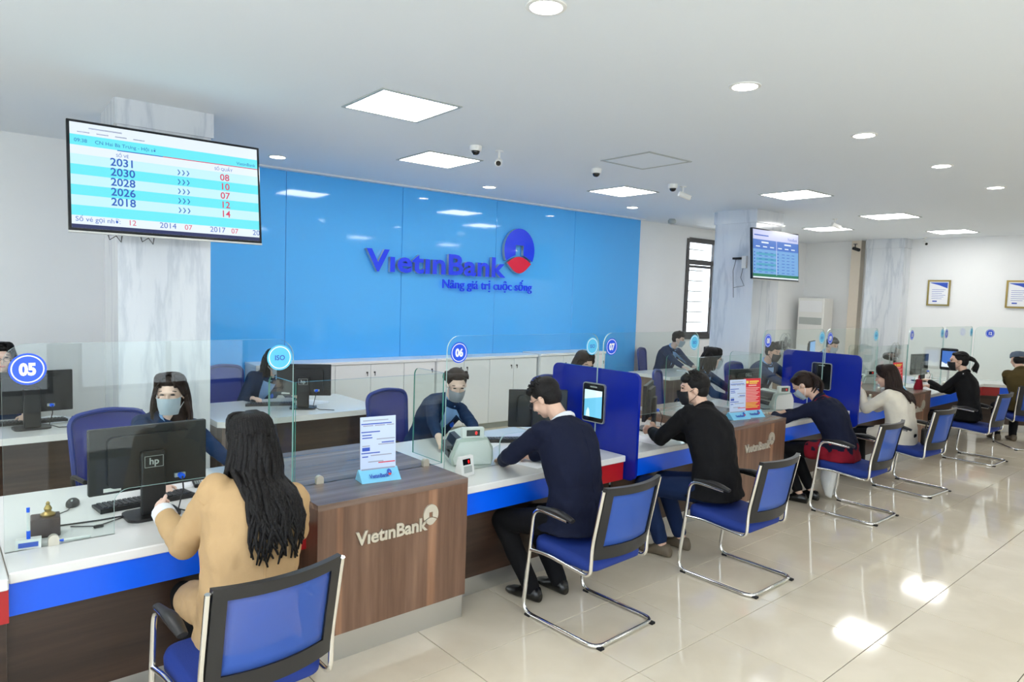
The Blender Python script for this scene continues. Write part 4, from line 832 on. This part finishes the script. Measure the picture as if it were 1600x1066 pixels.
def person(label, hip, head, heading, hands, cat='person', group=None, build=1.0, female=False, head_yaw=0, head_pitch=10, head_roll=0, top='uniform_navy', top_name='jacket', bottom='trouser_black', shoe='shoe_black',
           hair='short', hair_m='hair_black', skin='skin', mask=None, glasses=False, shirt=None, feet=None, coat_len=0.0, cuff=None, seat=.47, curl=(35, 35), palm=None, lapel=True, fine=False, wr=.016, loose=0.0, elbow=None, hem_m=None, sleeve_end=.97, shoes_open=False, eyes=True, badge=False, ankle=-.02):
    root = thing('person', label, cat, (hip[0], hip[1], 0), R(heading-90), group)
    c_, s_ = math.cos(-R(heading-90)), math.sin(-R(heading-90))
    def loc(p): x, y = p[0]-hip[0], p[1]-hip[1]; return Vector((c_*x-s_*y, s_*x+c_*y, p[2]))
    HC = loc(head); P = Vector((0, 0, seat+.085))
    ya, pa = R(head_yaw), -R(head_pitch)
    hf = Vector((-math.sin(ya)*math.cos(pa), math.cos(ya)*math.cos(pa), math.sin(pa))); hr = Vector((math.cos(ya), math.sin(ya), 0)); hu = hr.cross(hf)
    if head_roll: q = Matrix.Rotation(R(head_roll), 3, hf); hr = q @ hr; hu = q @ hu
    HR = Matrix((hr, hf, hu)).transposed(); Hd = lambda x, y, z: HC+HR @ Vector((x, y, z))
    N = HC-hu*.135-hf*.035+Vector((0, -.02, -.02)); N.z = min(N.z, HC.z-.12)
    Bw = build*(.90 if female else 1.0)
    # spine as a quadratic curve
    Cc = P+Vector(((N.x)*.15, (N.y)*.12, (N.z-P.z)*.55))
    S = lambda t: (1-t)**2*P+2*t*(1-t)*Cc+t*t*N
    def fr(t):
        T = (2*(1-t)*(Cc-P)+2*t*(N-Cc)).normalized(); X = Vector((1, 0, 0)); X = (X-T*X.dot(T)).normalized(); return T, X, T.cross(X)
    def torso(mb, grow=0.0, t0=0.0, low=0.0, neck=True):
        prof = [(0.0, .180, .130), (.12, .178, .128), (.32, .158 if not female else .150, .112), (.55, .178, .124), (.74, .192, .122), (.86, .182, .100), (.94, .125, .075), (1.0, .062, .060)]
        rings = []
        if low: rings.append((P+Vector((0, .02, -low)), (1, 0, 0), (0, 1, 0), .195*Bw+grow+.02, .15*Bw+grow+.02))
        for t, rx, ry in prof:
            if t < t0: continue
            T, X, Y = fr(t); rings.append((S(t)-Y*.0, X, Y, max(rx, .172 if loose and grow > 0 and t < .6 else 0)*Bw+grow+(loose if grow > 0 and t < .9 else 0), max(ry, .125 if loose and grow > 0 and t < .6 else 0)*Bw+grow+(loose if grow > 0 and t < .9 else 0)))
        if not neck: rings = rings[:-1]
        mb.loft(rings)
    T, X, Y = fr(.87); sh = {}
    for s in (-1, 1): sh[s] = S(.87)+X*s*.172*Bw+Y*.012
    arms = {}
    for s, hw in ((-1, hands[0]), (1, hands[1])):
        W = loc(hw); pole = Vector((s*.55, -.35, -1)) if not elbow else Vector((s*elbow[0], elbow[1], elbow[2]))
        arms[s] = (sh[s], ik(sh[s], W, .285*build, .250*build, pole), W)
    legs = {}
    for i, s in enumerate((-1, 1)):
        hj = P+Vector((s*.092*Bw, .04, -.01)); A = loc(feet[i]) if feet else Vector((s*.11, .42, .085)); A.z = .085 if not feet else feet[i][2]
        legs[s] = (hj, ik(hj, A, .425*build, .405*build, (s*.12, 1, .9)), A)
    # body: one continuous skin surface
    b = MB(); torso(b, -.012); b.cap(S(.93), HC-hu*.03-hf*.02, .056*Bw, .052, 12)
    b.ell(Hd(0, -.012, .028), (.076, .094, .086), HR, 18, 12); b.ell(Hd(0, .026, -.042), (.059, .062, .072), HR, 16, 10); b.ell(Hd(0, .052, -.088), (.030, .028, .024), HR)
    b.cap(Hd(0, .086, .006), Hd(0, .094 if mask else .103, -.028), .008, .009 if mask else .0125, 8); b.ell(Hd(0, .080, .028), (.045, .014, .014), HR)
    for s in (-1, 1): b.ell(Hd(s*.078, -.008, -.012), (.010, .019, .030), HR); b.ell(Hd(s*.034, .066, -.03), (.026, .02, .026), HR)
    for s in (-1, 1):
        a, e, w_ = arms[s]; b.cap(a, e, .044*build, .038*build); b.cap(e, w_, .038*build, .026*build)
        d = (w_-e).normalized(); pn = palm[0 if s < 0 else 1] if palm else (0, 0, -1)
        dd = Vector((d.x, d.y, d.z*.35)); add_hand(b, w_, dd, pn, s, curl[0 if s < 0 else 1], 1.0 if not female else .92)
        hj, k, an = legs[s]; b.cap(hj, k, .070*Bw, .050*Bw); b.cap(k, an, .050*Bw, .034*Bw); b.cap(an+Vector((0, -.02, -.045)), an+Vector((s*.012, .11, -.058)), .028, .022, 10)
    body = ob('body', remeshed(b, 'body', skin, .0062 if fine else .0085, 3, .45), root)
    # face details
    if eyes:
        for s in (-1, 1):
            MB().ell(Hd(s*.031, .0825, .013), (.0145, .006, .0050), HR, 10, 6).build('eye', 'eye_dark', body, 'all'); MB().tube([Hd(s*.014, .0855, .031), Hd(s*.032, .081, .035), Hd(s*.050, .066, .030)], [.003, .0038, .002], 6).build('eyebrow', hair_m, body, True)
        if not mask: MB().ell(Hd(0, .086, -.062), (.023, .008, .007), HR, 10, 6).build('lips', 'lip', body, 'all')
    if mask:
        m = MB(); na, nz = 14, 8; vs = []
        for j in range(nz+1):
            t = j/nz; z = -.014-.098*t
            for i in range(na+1):
                a = R(-78+156*i/na); bul = .026*math.cos(a)**6*(1-abs(t-.25)*1.1); pl = .0025*math.sin(t*math.pi*6)
                wd = .071-.018*t*t; dp = .082-.010*t; zz_ = z+(.012 if j == 0 else 0)*(math.cos(a)**4)
                vs.append(Hd(wd*math.sin(a), (.027+dp*max(0, math.cos(a))**.8*.94)+bul+pl*math.cos(a), zz_+.012*(1-math.cos(a))*(-1 if t < .5 else 1)*-1*.8))
        m.add(vs, [(j*(na+1)+i, j*(na+1)+i+1, (j+1)*(na+1)+i+1, (j+1)*(na+1)+i) for j in range(nz) for i in range(na)]); mk = m.build('face_mask', mask, root, 'all')
        for s in (-1, 1): MB().tube([Hd(s*.069, .035, -.012), Hd(s*.080, .0, .010), Hd(s*.084, -.022, -.006), Hd(s*.078, -.005, -.05), Hd(s*.056, .045, -.092)], .0022, 5).build('ear_loop', 'shirt_white' if mask != 'mask_black' else mask, mk)
    if glasses:
        g = MB()
        for s in (-1, 1): g.tube([Hd(s*.033+.024*math.cos(R(a)), .100, .0+.018*math.sin(R(a))) for a in range(0, 361, 30)], .0018, 5, cap=False); g.tube([Hd(s*.057, .098, .004), Hd(s*.080, .03, .006), Hd(s*.084, -.03, -.002)], .0018, 5)
        g.tube([Hd(-.010, .102, .004), Hd(.010, .102, .004)], .0018, 5); g.build('eyeglasses', 'dark_grey', root)
    # top
    j = MB(); torso(j, .012, 0, coat_len+.05, True)
    for s in (-1, 1):
        a, e, w_ = arms[s]; en = e.lerp(w_, sleeve_end-.10); j.cap(S(.80).lerp(a, .55), a, .07*Bw, .066*Bw); j.cap(a, e, .066*Bw+loose*.6, .053*Bw+loose*.8); j.cap(e, en, .053*Bw+loose*.8, .040*Bw+loose*.5)
        if coat_len:
            hj, k, an = legs[s]; j.cap(hj, hj.lerp(k, .3+2.6*coat_len), .100*Bw, .092*Bw)
    jm = remeshed(j, top_name, [top]+([hem_m] if hem_m else []), .0115, 5, None, wr)
    jo = ob(top_name, jm, root)
    bvj = BVHTree.FromPolygons([v.co.copy() for v in jm.vertices], [tuple(p.vertices) for p in jm.polygons])
    # hair
    h = MB(); cap_ = lambda: (h.ell(Hd(0, -.029, .041), (.087, .098, .087), HR, 22, 14), h.ell(Hd(0, -.048, -.004), (.080, .066, .078), HR, 18, 12))
    rnd = random.Random(hash(label) % 1000 if False else sum(map(ord, label)))
    def strand(p0, p1, bend, r0, r1, n=6, wav=.008, drape=False):
        p0 = Vector(p0); p1 = Vector(p1); pts = []; ph = rnd.random()*6
        for k in range(n+1): t = k/n; pts.append(p0.lerp(p1, t)+Vector(bend)*math.sin(math.pi*t)+Vector((math.sin(ph+t*7), math.cos(ph+t*6), 0))*wav*t)
        if drape:
            for i_, p_ in enumerate(pts):
                if p_.z < N.z+.06:
                    hit = bvj.ray_cast(Vector((p_.x, p_.y-.6, p_.z)), Vector((0, 1, 0)))
                    if hit[0] and hit[0].y-.014 < p_.y: p_.y = hit[0].y-.010-rnd.random()*.012
        h.tube(pts, [r0+(r1-r0)*(k/n)**1.5 for k in range(n+1)], 6)
    if hair == 'short':
        cap_(); h.ell(Hd(0, .045, .078), (.070, .045, .036), HR)
        for k in range(60):
            a = rnd.uniform(-2.6, 2.6); e_ = rnd.uniform(.3, 1.35); p = Vector((math.sin(a)*.086*math.cos(e_), -.02-math.cos(a)*.0*1+math.cos(a+math.pi)*.0+(-math.cos(a))*-.10*math.cos(e_)*.9, .04+.086*math.sin(e_)))
            if p.y > .06 and p.z < .07: continue
            q = Vector((p.x*1.05, p.y*1.05+.012, p.z*1.04+.012)); h.cap(Hd(*p), Hd(*q), .010, .003, 5)
    elif hair in ('long', 'bob', 'shoulder'):
        cap_(); h.ell(Hd(0, .026, .082), (.070, .052, .036), HR)
        Lh = {'long': .45, 'shoulder': .31, 'bob': .20}[hair]
        nst = {'long': 84, 'shoulder': 56, 'bob': 46}[hair]; down = (Vector((0, 0, -1))*.75-hu*.25).normalized()
        for k in range(nst):
            a = R(-98+196*(k+.5)/nst)+rnd.uniform(-.05, .05); p0 = Hd(.083*math.sin(a), -.022-.092*math.cos(a), rnd.uniform(-.01, .06)); back = HR @ Vector((.25*math.sin(a), -.35*math.cos(a)-.05, 0))
            ln = Lh*rnd.uniform(.82, 1.05)*(1 if abs(a) < 1.4 else .86)
            strand(p0, p0+down*ln+back*.10, back*.05, rnd.uniform(.013, .019), .004, 10, .034 if hair == 'long' else .006, abs(a) < 1.45)
        h.loft([(Hd(0, -.045, .02), hr, hf, .080, .055), (Hd(0, -.055, -.06)+down*.02, hr, hf, .082, .05), (Hd(0, -.06, -.06)+down*(Lh*.45), hr, hf, .078, .035), (Hd(0, -.06, -.06)+down*(Lh*.72), hr, hf, .05, .02)], 16)
        for s in (-1, 1):
            for k in range(7): strand(Hd(s*(.012+.009*k), .064-.007*k, .103-.004*k), Hd(s*(.074+.003*k), .038-.016*k, .005-.012*k), HR @ Vector((s*.012, .020, .012)), .008, .004, 6, .002)
        for k in range(46):
            a = R(-150+300*k/45); p0 = Hd(.008*math.sin(a), -.005-.012*math.cos(a), .124); p1 = Hd(.086*math.sin(a), -.022-.100*math.cos(a), .02 if abs(a) < 1.9 else .055)
            strand(p0, p1, HR @ Vector((.026*math.sin(a), -.030*math.cos(a), .030)), .008, .010, 6, .001)
    elif hair in ('bun', 'pony'):
        cap_(); h.ell(Hd(0, .018, .086), (.070, .050, .032), HR); h.ell(Hd(.050 if hair == 'bun' else 0, -.108, .012 if hair == 'bun' else .03), (.048, .044, .046) if hair == 'bun' else (.040, .036, .038), HR)
        for k in range(26): a = R(-100+200*k/25); strand(Hd(.082*math.sin(a), .03-.06*abs(math.sin(a)) if abs(a) > 1.2 else .05, .07+.035*math.cos(a)), Hd(.02*math.sin(a), -.112, .01), HR @ Vector((.035*math.sin(a), -.0, .035)), .007, .006, 6, .001)
        if hair == 'pony':
            for k in range(22): a = rnd.uniform(0, 6.28); p0 = Hd(.02*math.cos(a), -.125, .03+.02*math.sin(a)); strand(p0, p0+Vector((.035*math.cos(a), -.06+.03*math.sin(a), -.17)), Vector((0, -.05, .03)), .013, .004, 7, .012)
    elif hair == 'cap':
        h.ell(Hd(0, -.048, -.010), (.079, .062, .075), HR, 18, 12)
        k_ = MB(); k_.loft([(Hd(0, -.012, .028), hr, hf, .089, .105), (Hd(0, -.012, .075), hr, hf, .086, .100), (Hd(0, -.012, .105), hr, hf, .068, .08), (Hd(0, -.012, .118), hr, hf, .03, .035)], 22); k_.build('cap', 'cap_grey', root, True)
    h.build('hair', hair_m, root, 'all')
    if hem_m:
        zl = P.z+.02
        for p in jm.polygons:
            z = p.center.z+.10*noise.noise(p.center*16)
            if z < zl+.01 or ((p.center-S(.97)).length < .10+.05*noise.noise(p.center*30)): p.material_index = 1
    if cuff:
        for s in (-1, 1): a, e, w_ = arms[s]; d = (w_-e).normalized(); MB().tube([w_-d*.045, w_+d*.005, w_+d*.012], [.040+loose*.6, .037+loose*.6, .034+loose*.5], 14).build('cuff', cuff, jo, True)
    if top not in ('jacket_black', 'olive'):
        sm_ = []
        for q_ in range(12):
            t = .02+.86*q_/11; T, X, Y = fr(t); hit = bvj.ray_cast(S(t)-Y*.5, Y)
            if hit[0]: sm_.append(hit[0]-Y*.0006)
        if len(sm_) > 2: MB().tube(sm_, .0022, 5).build('back_seam', top, jo)
    for s in (-1, 1):      # armhole seams
        a, e, w_ = arms[s]; d = (e-a).normalized(); u_ = d.orthogonal().normalized(); w2_ = d.cross(u_); ctr = a.lerp(e, .10)
        pts = []
        for q_ in range(0, 360, 20):
            dr = u_*math.cos(R(q_))+w2_*math.sin(R(q_)); hit = bvj.ray_cast(ctr+dr*.25, -dr)
            if hit[0] and (hit[0]-ctr).length < .12: pts.append(hit[0])
        if len(pts) > 8: MB().tube(pts, .0024, 5).build('armhole_seam', top, jo)
    # collar ring
    T, X, Y = fr(.97); cr = [S(.955)+X*.070*Bw*math.cos(R(a))+Y*.070*Bw*math.sin(R(a))+T*(.020-.018*math.sin(R(a))) for a in range(0, 361, 20)]
    MB().tube(cr, .011 if shirt else .015, 8, flat=1.5, cap=False).build('collar', shirt if shirt else top, jo, True)
    # open-neck shirt front laid over the chest, with lapel edges
    if shirt and lapel:
        bv = BVHTree.FromPolygons([v.co.copy() for v in jm.vertices], [tuple(p.vertices) for p in jm.polygons])
        def chest(t, x, off):
            T, X, Y = fr(t); o_ = S(t)+X*x+Y*.5; hit = bv.ray_cast(o_, -Y)
            return (hit[0] if hit[0] else S(t)+X*x+Y*.13)+Y*off
        vs = []; nt, nx = 9, 6
        for q in range(nt+1):
            t = .94-.50*q/nt; wd = .062*(1-(q/nt)**1.3)+.004
            for i in range(nx+1): vs.append(chest(t, wd*(2*i/nx-1), .006))
        MB().add(vs, [(q*(nx+1)+i, q*(nx+1)+i+1, (q+1)*(nx+1)+i+1, (q+1)*(nx+1)+i) for q in range(nt) for i in range(nx)]).build('shirt_front', shirt, jo, 'all')
        for s in (-1, 1):
            MB().tube([chest(.94-.50*q/nt, s*(.066*(1-(q/nt)**1.3)+.010), .006) for q in range(nt+1)], [.014, .020, .022, .022, .02, .018, .015, .012, .009, .006], 6, flat=.4).build('lapel', top, jo, True)
        if badge: MB().ell(chest(.70, -.085 if badge > 0 else .085, .008), (.020, .006, .026)).build('badge', 'strip_blue', jo, 'all')
    # trousers and shoes
    q = MB(); q.ell(P+Vector((0, .0, -.005)), (.185*Bw, .145, .105))
    for s in (-1, 1):
        hj, k, an = legs[s]; q.cap(hj, k, .090*Bw, .066*Bw); q.cap(k, an.lerp(k, ankle), .066*Bw, .052*Bw)
    ob('trousers', remeshed(q, 'trousers', bottom, .0125, 5, None, .012), root)
    for s in (-1, 1):
        hj, k, an = legs[s]; f0 = an+Vector((0, -.035, 0)); d = Vector((s*.10, 1, 0)).normalized(); rx = Vector((d.y, -d.x, 0)); g0 = Vector((an.x, an.y, an.z-.085))-d*.075
        rg = [(g0+Vector((0, 0, .03))+d*.0, rx, Vector((0, 0, 1)), .026, .028), (g0+d*.02+Vector((0, 0, .046)), rx, Vector((0, 0, 1)), .040, .046), (g0+d*.10+Vector((0, 0, .048)), rx, Vector((0, 0, 1)), .043, .048), (g0+d*.16+Vector((0, 0, .030)), rx, Vector((0, 0, 1)), .045, .030), (g0+d*.22+Vector((0, 0, .024)), rx, Vector((0, 0, 1)), .041, .024), (g0+d*.255+Vector((0, 0, .018)), rx, Vector((0, 0, 1)), .022, .016)]
        if shoes_open: rg = [(c, x, y, a, b_*.62) for c, x, y, a, b_ in rg]; rg = [(c-Vector((0, 0, c.z-g0.z-b_)), x, y, a, b_) for c, x, y, a, b_ in rg]
        MB().loft(rg, 14).build('shoe', shoe, root, 'all')
    return root, dict(S=S, fr=fr, arms=arms, loc=loc, jm=jm, jo=jo, P=P)

G1 = 'customers seated at the counter'; G2 = 'bank workers behind the counter'
person('person with long black hair in a beige coat, seen from behind', (1.00, 2.76), (1.07, 2.96, 1.218), 92, ((.80, 3.27, .87), (1.36, 3.30, .80)), group=G1, female=True, build=1.06, head_pitch=10, head_yaw=10, top='coat_beige', top_name='coat', hair='long', coat_len=.16, cuff='shirt_white', curl=(75, 40), fine=True, skin='skin_pale', feet=((.93, 3.08, .085), (1.18, 3.05, .085)), palm=((1, 0, -.3), (0, 0, -1)), wr=.03, loose=.016, elbow=(.25, -.1, -1))
person('person in a navy suit and glasses, head bowed over a form', (2.98, 2.78), (2.98, 3.10, 1.245), 96, ((2.90, 3.40, .79), (3.14, 3.40, .79)), group=G1, build=1.08, head_pitch=36, head_yaw=14, top='suit_navy', hair='short', glasses=True, shirt='shirt_white', feet=((2.84, 3.02, .085), (3.06, 3.0, .085)), elbow=(1.3, -.1, -.45), fine=True, lapel=False, wr=.026)
person('person in a black jacket and black face mask with clasped hands', (4.30, 2.66), (4.38, 2.95, 1.232), 98, ((4.36, 3.30, .845), (4.45, 3.30, .845)), group=G1, build=1.10, head_pitch=8, head_yaw=32, top='jacket_black', bottom='jeans_navy', hair='short', mask='mask_black', shoe='shoe_brown', feet=((4.12, 2.98, .085), (4.36, 2.98, .085)), curl=(55, 55), palm=((1, 0, 0), (-1, 0, 0)), fine=True, elbow=(1.0, -.2, -.7), ankle=.10, wr=.026)
person('person with tied brown hair in a navy jacket with red hem, bending over the counter', (6.46, 2.72), (6.42, 3.10, 1.115), 92, ((6.38, 3.36, .79), (6.58, 3.36, .79)), group=G1, female=True, build=1.10, head_pitch=46, head_yaw=12, top='suit_navy', hem_m='dark_red', hair='pony', hair_m='hair_brown', coat_len=.04, feet=((6.32, 3.02, .085), (6.52, 3.0, .085)), elbow=(1.3, -.1, -.45), mask='mask_blue', ankle=.12, wr=.026)
person('person with dark shoulder-length hair in a cream blazer', (7.87, 2.70), (7.89, 2.90, 1.140), 92, ((7.84, 3.14, .98), (8.06, 3.28, .80)), group=G1, female=True, head_pitch=14, head_yaw=12, top='cream', hair='shoulder', hair_m='hair_brown', coat_len=.08, curl=(60, 40), palm=((1, 0, 0), (0, 0, -1)), elbow=(.3, .1, -1), wr=.026, loose=.01)
hd, K = person('person with a ponytail in a black hoodie leaning at the counter', (10.06, 2.68), (10.12, 2.86, 1.225), 95, ((10.10, 3.18, .93), (10.30, 3.24, .84)), group=G1, female=True, head_pitch=6, head_yaw=22, top='jacket_black', top_name='hoodie', hair='pony', mask='mask_black', curl=(45, 45))
for s in (-1, 1):
    a, e, w_ = K['arms'][s]; n_ = Vector((s*.5, -.6, .6)).normalized(); MB().tube([a.lerp(e, t)+n_*.058 for t in (0, .3, .6, .9)], .012, 6, flat=.5).build('sleeve_stripe', 'shirt_white', K['jo'], True)
person('person in an olive top and grey cap at the right edge', (11.66, 2.46), (11.86, 2.62, 1.20), 40, ((12.22, 2.78, .80), (12.36, 2.50, .80)), group=G1, build=1.0, head_pitch=12, top='olive', top_name='sweater', hair='cap', elbow=(.5, -.2, -1), bottom='trouser_black', shoe='shoe_brown')
# workers
U = dict(group=G2, top='uniform_navy', shirt='shirt_blue', badge=1)
person('smiling worker with loose brown hair and face mask behind the black monitor', (1.12, 4.86), (1.165, 4.58, 1.205), 266, ((1.42, 4.14, .80), (.98, 4.02, .79)), female=True, head_pitch=6, head_yaw=-22, hair='shoulder', hair_m='hair_brown', mask='mask_blue', skin='skin_pale', fine=True, **U)
person('worker with tied-up brown hair and grey mask counting notes', (3.20, 4.80), (3.27, 4.44, 1.15), 258, ((3.14, 3.98, .83), (2.84, 4.04, .82)), female=True, head_pitch=24, head_yaw=-12, hair='bun', hair_m='hair_brown', mask='mask_grey', skin='skin_pale', fine=True, sleeve_end=.86, elbow=(1, .1, -.6), **U)
person('worker with dark wavy hair at the desk in front of the blue wall', (2.62, 7.16), (2.74, 6.86, 1.12), 255, ((2.88, 6.62, .80), (2.47, 6.74, .775)), female=True, head_pitch=12, head_yaw=35, hair='bob', mask='mask_blue', skin='skin_pale', seat=.40, **U)
person('worker with a dark fringe at the far left, half out of view', (.46, 7.30), (.50, 7.10, 1.22), 268, ((.62, 6.72, .78), (.36, 6.72, .78)), female=True, head_pitch=4, hair='bob', glasses=True, skin='skin_pale', **U)
person('worker whose hair just shows above the blue partition', (5.10, 4.95), (5.03, 4.68, 1.215), 262, ((5.2, 4.25, .79), (4.85, 4.22, .79)), female=True, head_pitch=18, hair='bob', hair_m='hair_brown', mask='mask_blue', **U)
person('worker with glasses, mask and dark hair, in profile by the leaflets', (6.98, 4.78), (7.08, 4.52, 1.215), 285, ((7.2, 4.12, .80), (6.9, 4.10, .80)), female=True, head_pitch=10, head_yaw=38, hair='bob', glasses=True, mask='mask_blue', skin='skin_pale', **U)
person('worker in a mask reading papers left of the window', (9.66, 7.16), (9.70, 6.88, 1.225), 262, ((9.62, 6.50, .80), (9.36, 6.52, .80)), head_pitch=16, head_yaw=30, hair='short', hair_m='hair_brown', mask='mask_blue', skin='skin_pale', **U)
person('worker in a dark suit seen through the glass of counter 09', (8.82, 4.92), (8.78, 4.68, 1.225), 262, ((8.95, 4.28, .80), (8.60, 4.28, .80)), head_pitch=14, hair='short', mask='mask_black', **U)
person('worker at the far machine desk, small in the distance', (11.95, 5.5), (11.85, 5.25, 1.20), 255, ((12.0, 4.95, .85), (11.7, 4.95, .85)), head_pitch=20, hair='short', mask='mask_blue', **U)

# ------------------------------------------------------------------ carried things
tb = thing('phone_display', 'phone-shaped lit display on a post beside the black hoodie', 'display', (11.36, 3.33, ZC), R(-90), 'phone-shaped displays'); MB().box(-.012, .012, .0, .02, 0, .30).build('post', 'steel', tb); MB().prism(rrect(-.112, .112, .24, .56, .022), 'y', -.016, 0).build('rim', 'dark_grey', tb); MB().prism(rrect(-.104, .104, .248, .552, .018), 'y', -.018, -.016).build('face', 'black_gloss', tb); sc_ = MB().box(-.09, .09, -.0188, -.018, .285, .52).build('screen', 'scr_mid', tb); MB().prism([(-.09, .285), (.09, .285), (.09, .34), (.02, .37), (-.03, .33), (-.09, .36)], 'y', -.0194, -.0188).build('screen_image', 'scr_white', sc_)
rb = thing('red_bag', 'dark red bag hanging at the counter beside the black hoodie', 'bag', (9.86, 3.22, ZC), R(5)); MB().loft([(Vector((0, 0, 0)), (1, 0, 0), (0, 1, 0), .10, .045), (Vector((0, 0, .1)), (1, 0, 0), (0, 1, 0), .085, .05), (Vector((.02, 0, .2)), (1, 0, 0), (0, 1, 0), .05, .03)], 16).build('pouch', 'dark_red', rb, True); MB().tube(arc_path([(-.03, 0, .19), (0, 0, .27), (.05, 0, .19)], .03), .005, 6).build('handle', 'dark_red', rb)
bg_ = thing('plastic_bag', 'translucent white plastic bag hanging beside the bending customer', 'bag', (6.68, 2.90, .02), R(10)); bg_.scale = (1.15, 1.15, 1.1); bm_ = MB()
rg_ = []
for k in range(15):
    t = k/14; wx = (.02+.125*math.sin(math.pi*min(1, t*1.25+.0))**.7 if t < .8 else .145*(1-t)*2.2+.02); rg_.append((Vector((.03*math.sin(t*4), 0, .42*t)), (1, 0, 0), (0, 1, 0), wx, .018+.030*math.sin(math.pi*t)))
bm_.loft(rg_, 30)
bm_.v = [(x+.022*noise.noise(Vector((x*14, y*14, z*11))), y+.040*noise.noise(Vector((x*22+5, y*9, z*8))), max(0, z)) for x, y, z in bm_.v]; bm_.build('bag_body', 'bag_white', bg_, 'all')
for x_ in (-.05, .05): MB().tube(arc_path([(x_-.025, 0, .39), (x_, 0, .50), (x_+.025, 0, .39)], .03), .008, 6, flat=.4).build('bag_handle', 'bag_white', bg_)
hb = thing('handbag', 'dark patterned handbag wedged beside the cream blazer', 'bag', (8.0, 2.47, .462), R(60)); MB().bbox(-.035, .035, -.09, .09, 0, .17, .015).build('bag_body', mat('bag_pattern', (.03, .028, .025), .5, vary=.9, vscale=60), hb); MB().tube(arc_path([(0, -.06, .165), (0, -.04, .25), (0, .04, .25), (0, .06, .165)], .04), .006, 6).build('handle', 'black_plastic', hb)
cbl = thing('floor_cable', 'black cable on the floor under counter 05', 'cable', (1.0, 3.10, 0)); MB().tube([(-.5, .12, .008), (-.2, .08, .008), (.05, .12, .008), (.3, .1, .008), (.42, .13, .008)], .007, 6).build('cable', 'black_plastic', cbl)
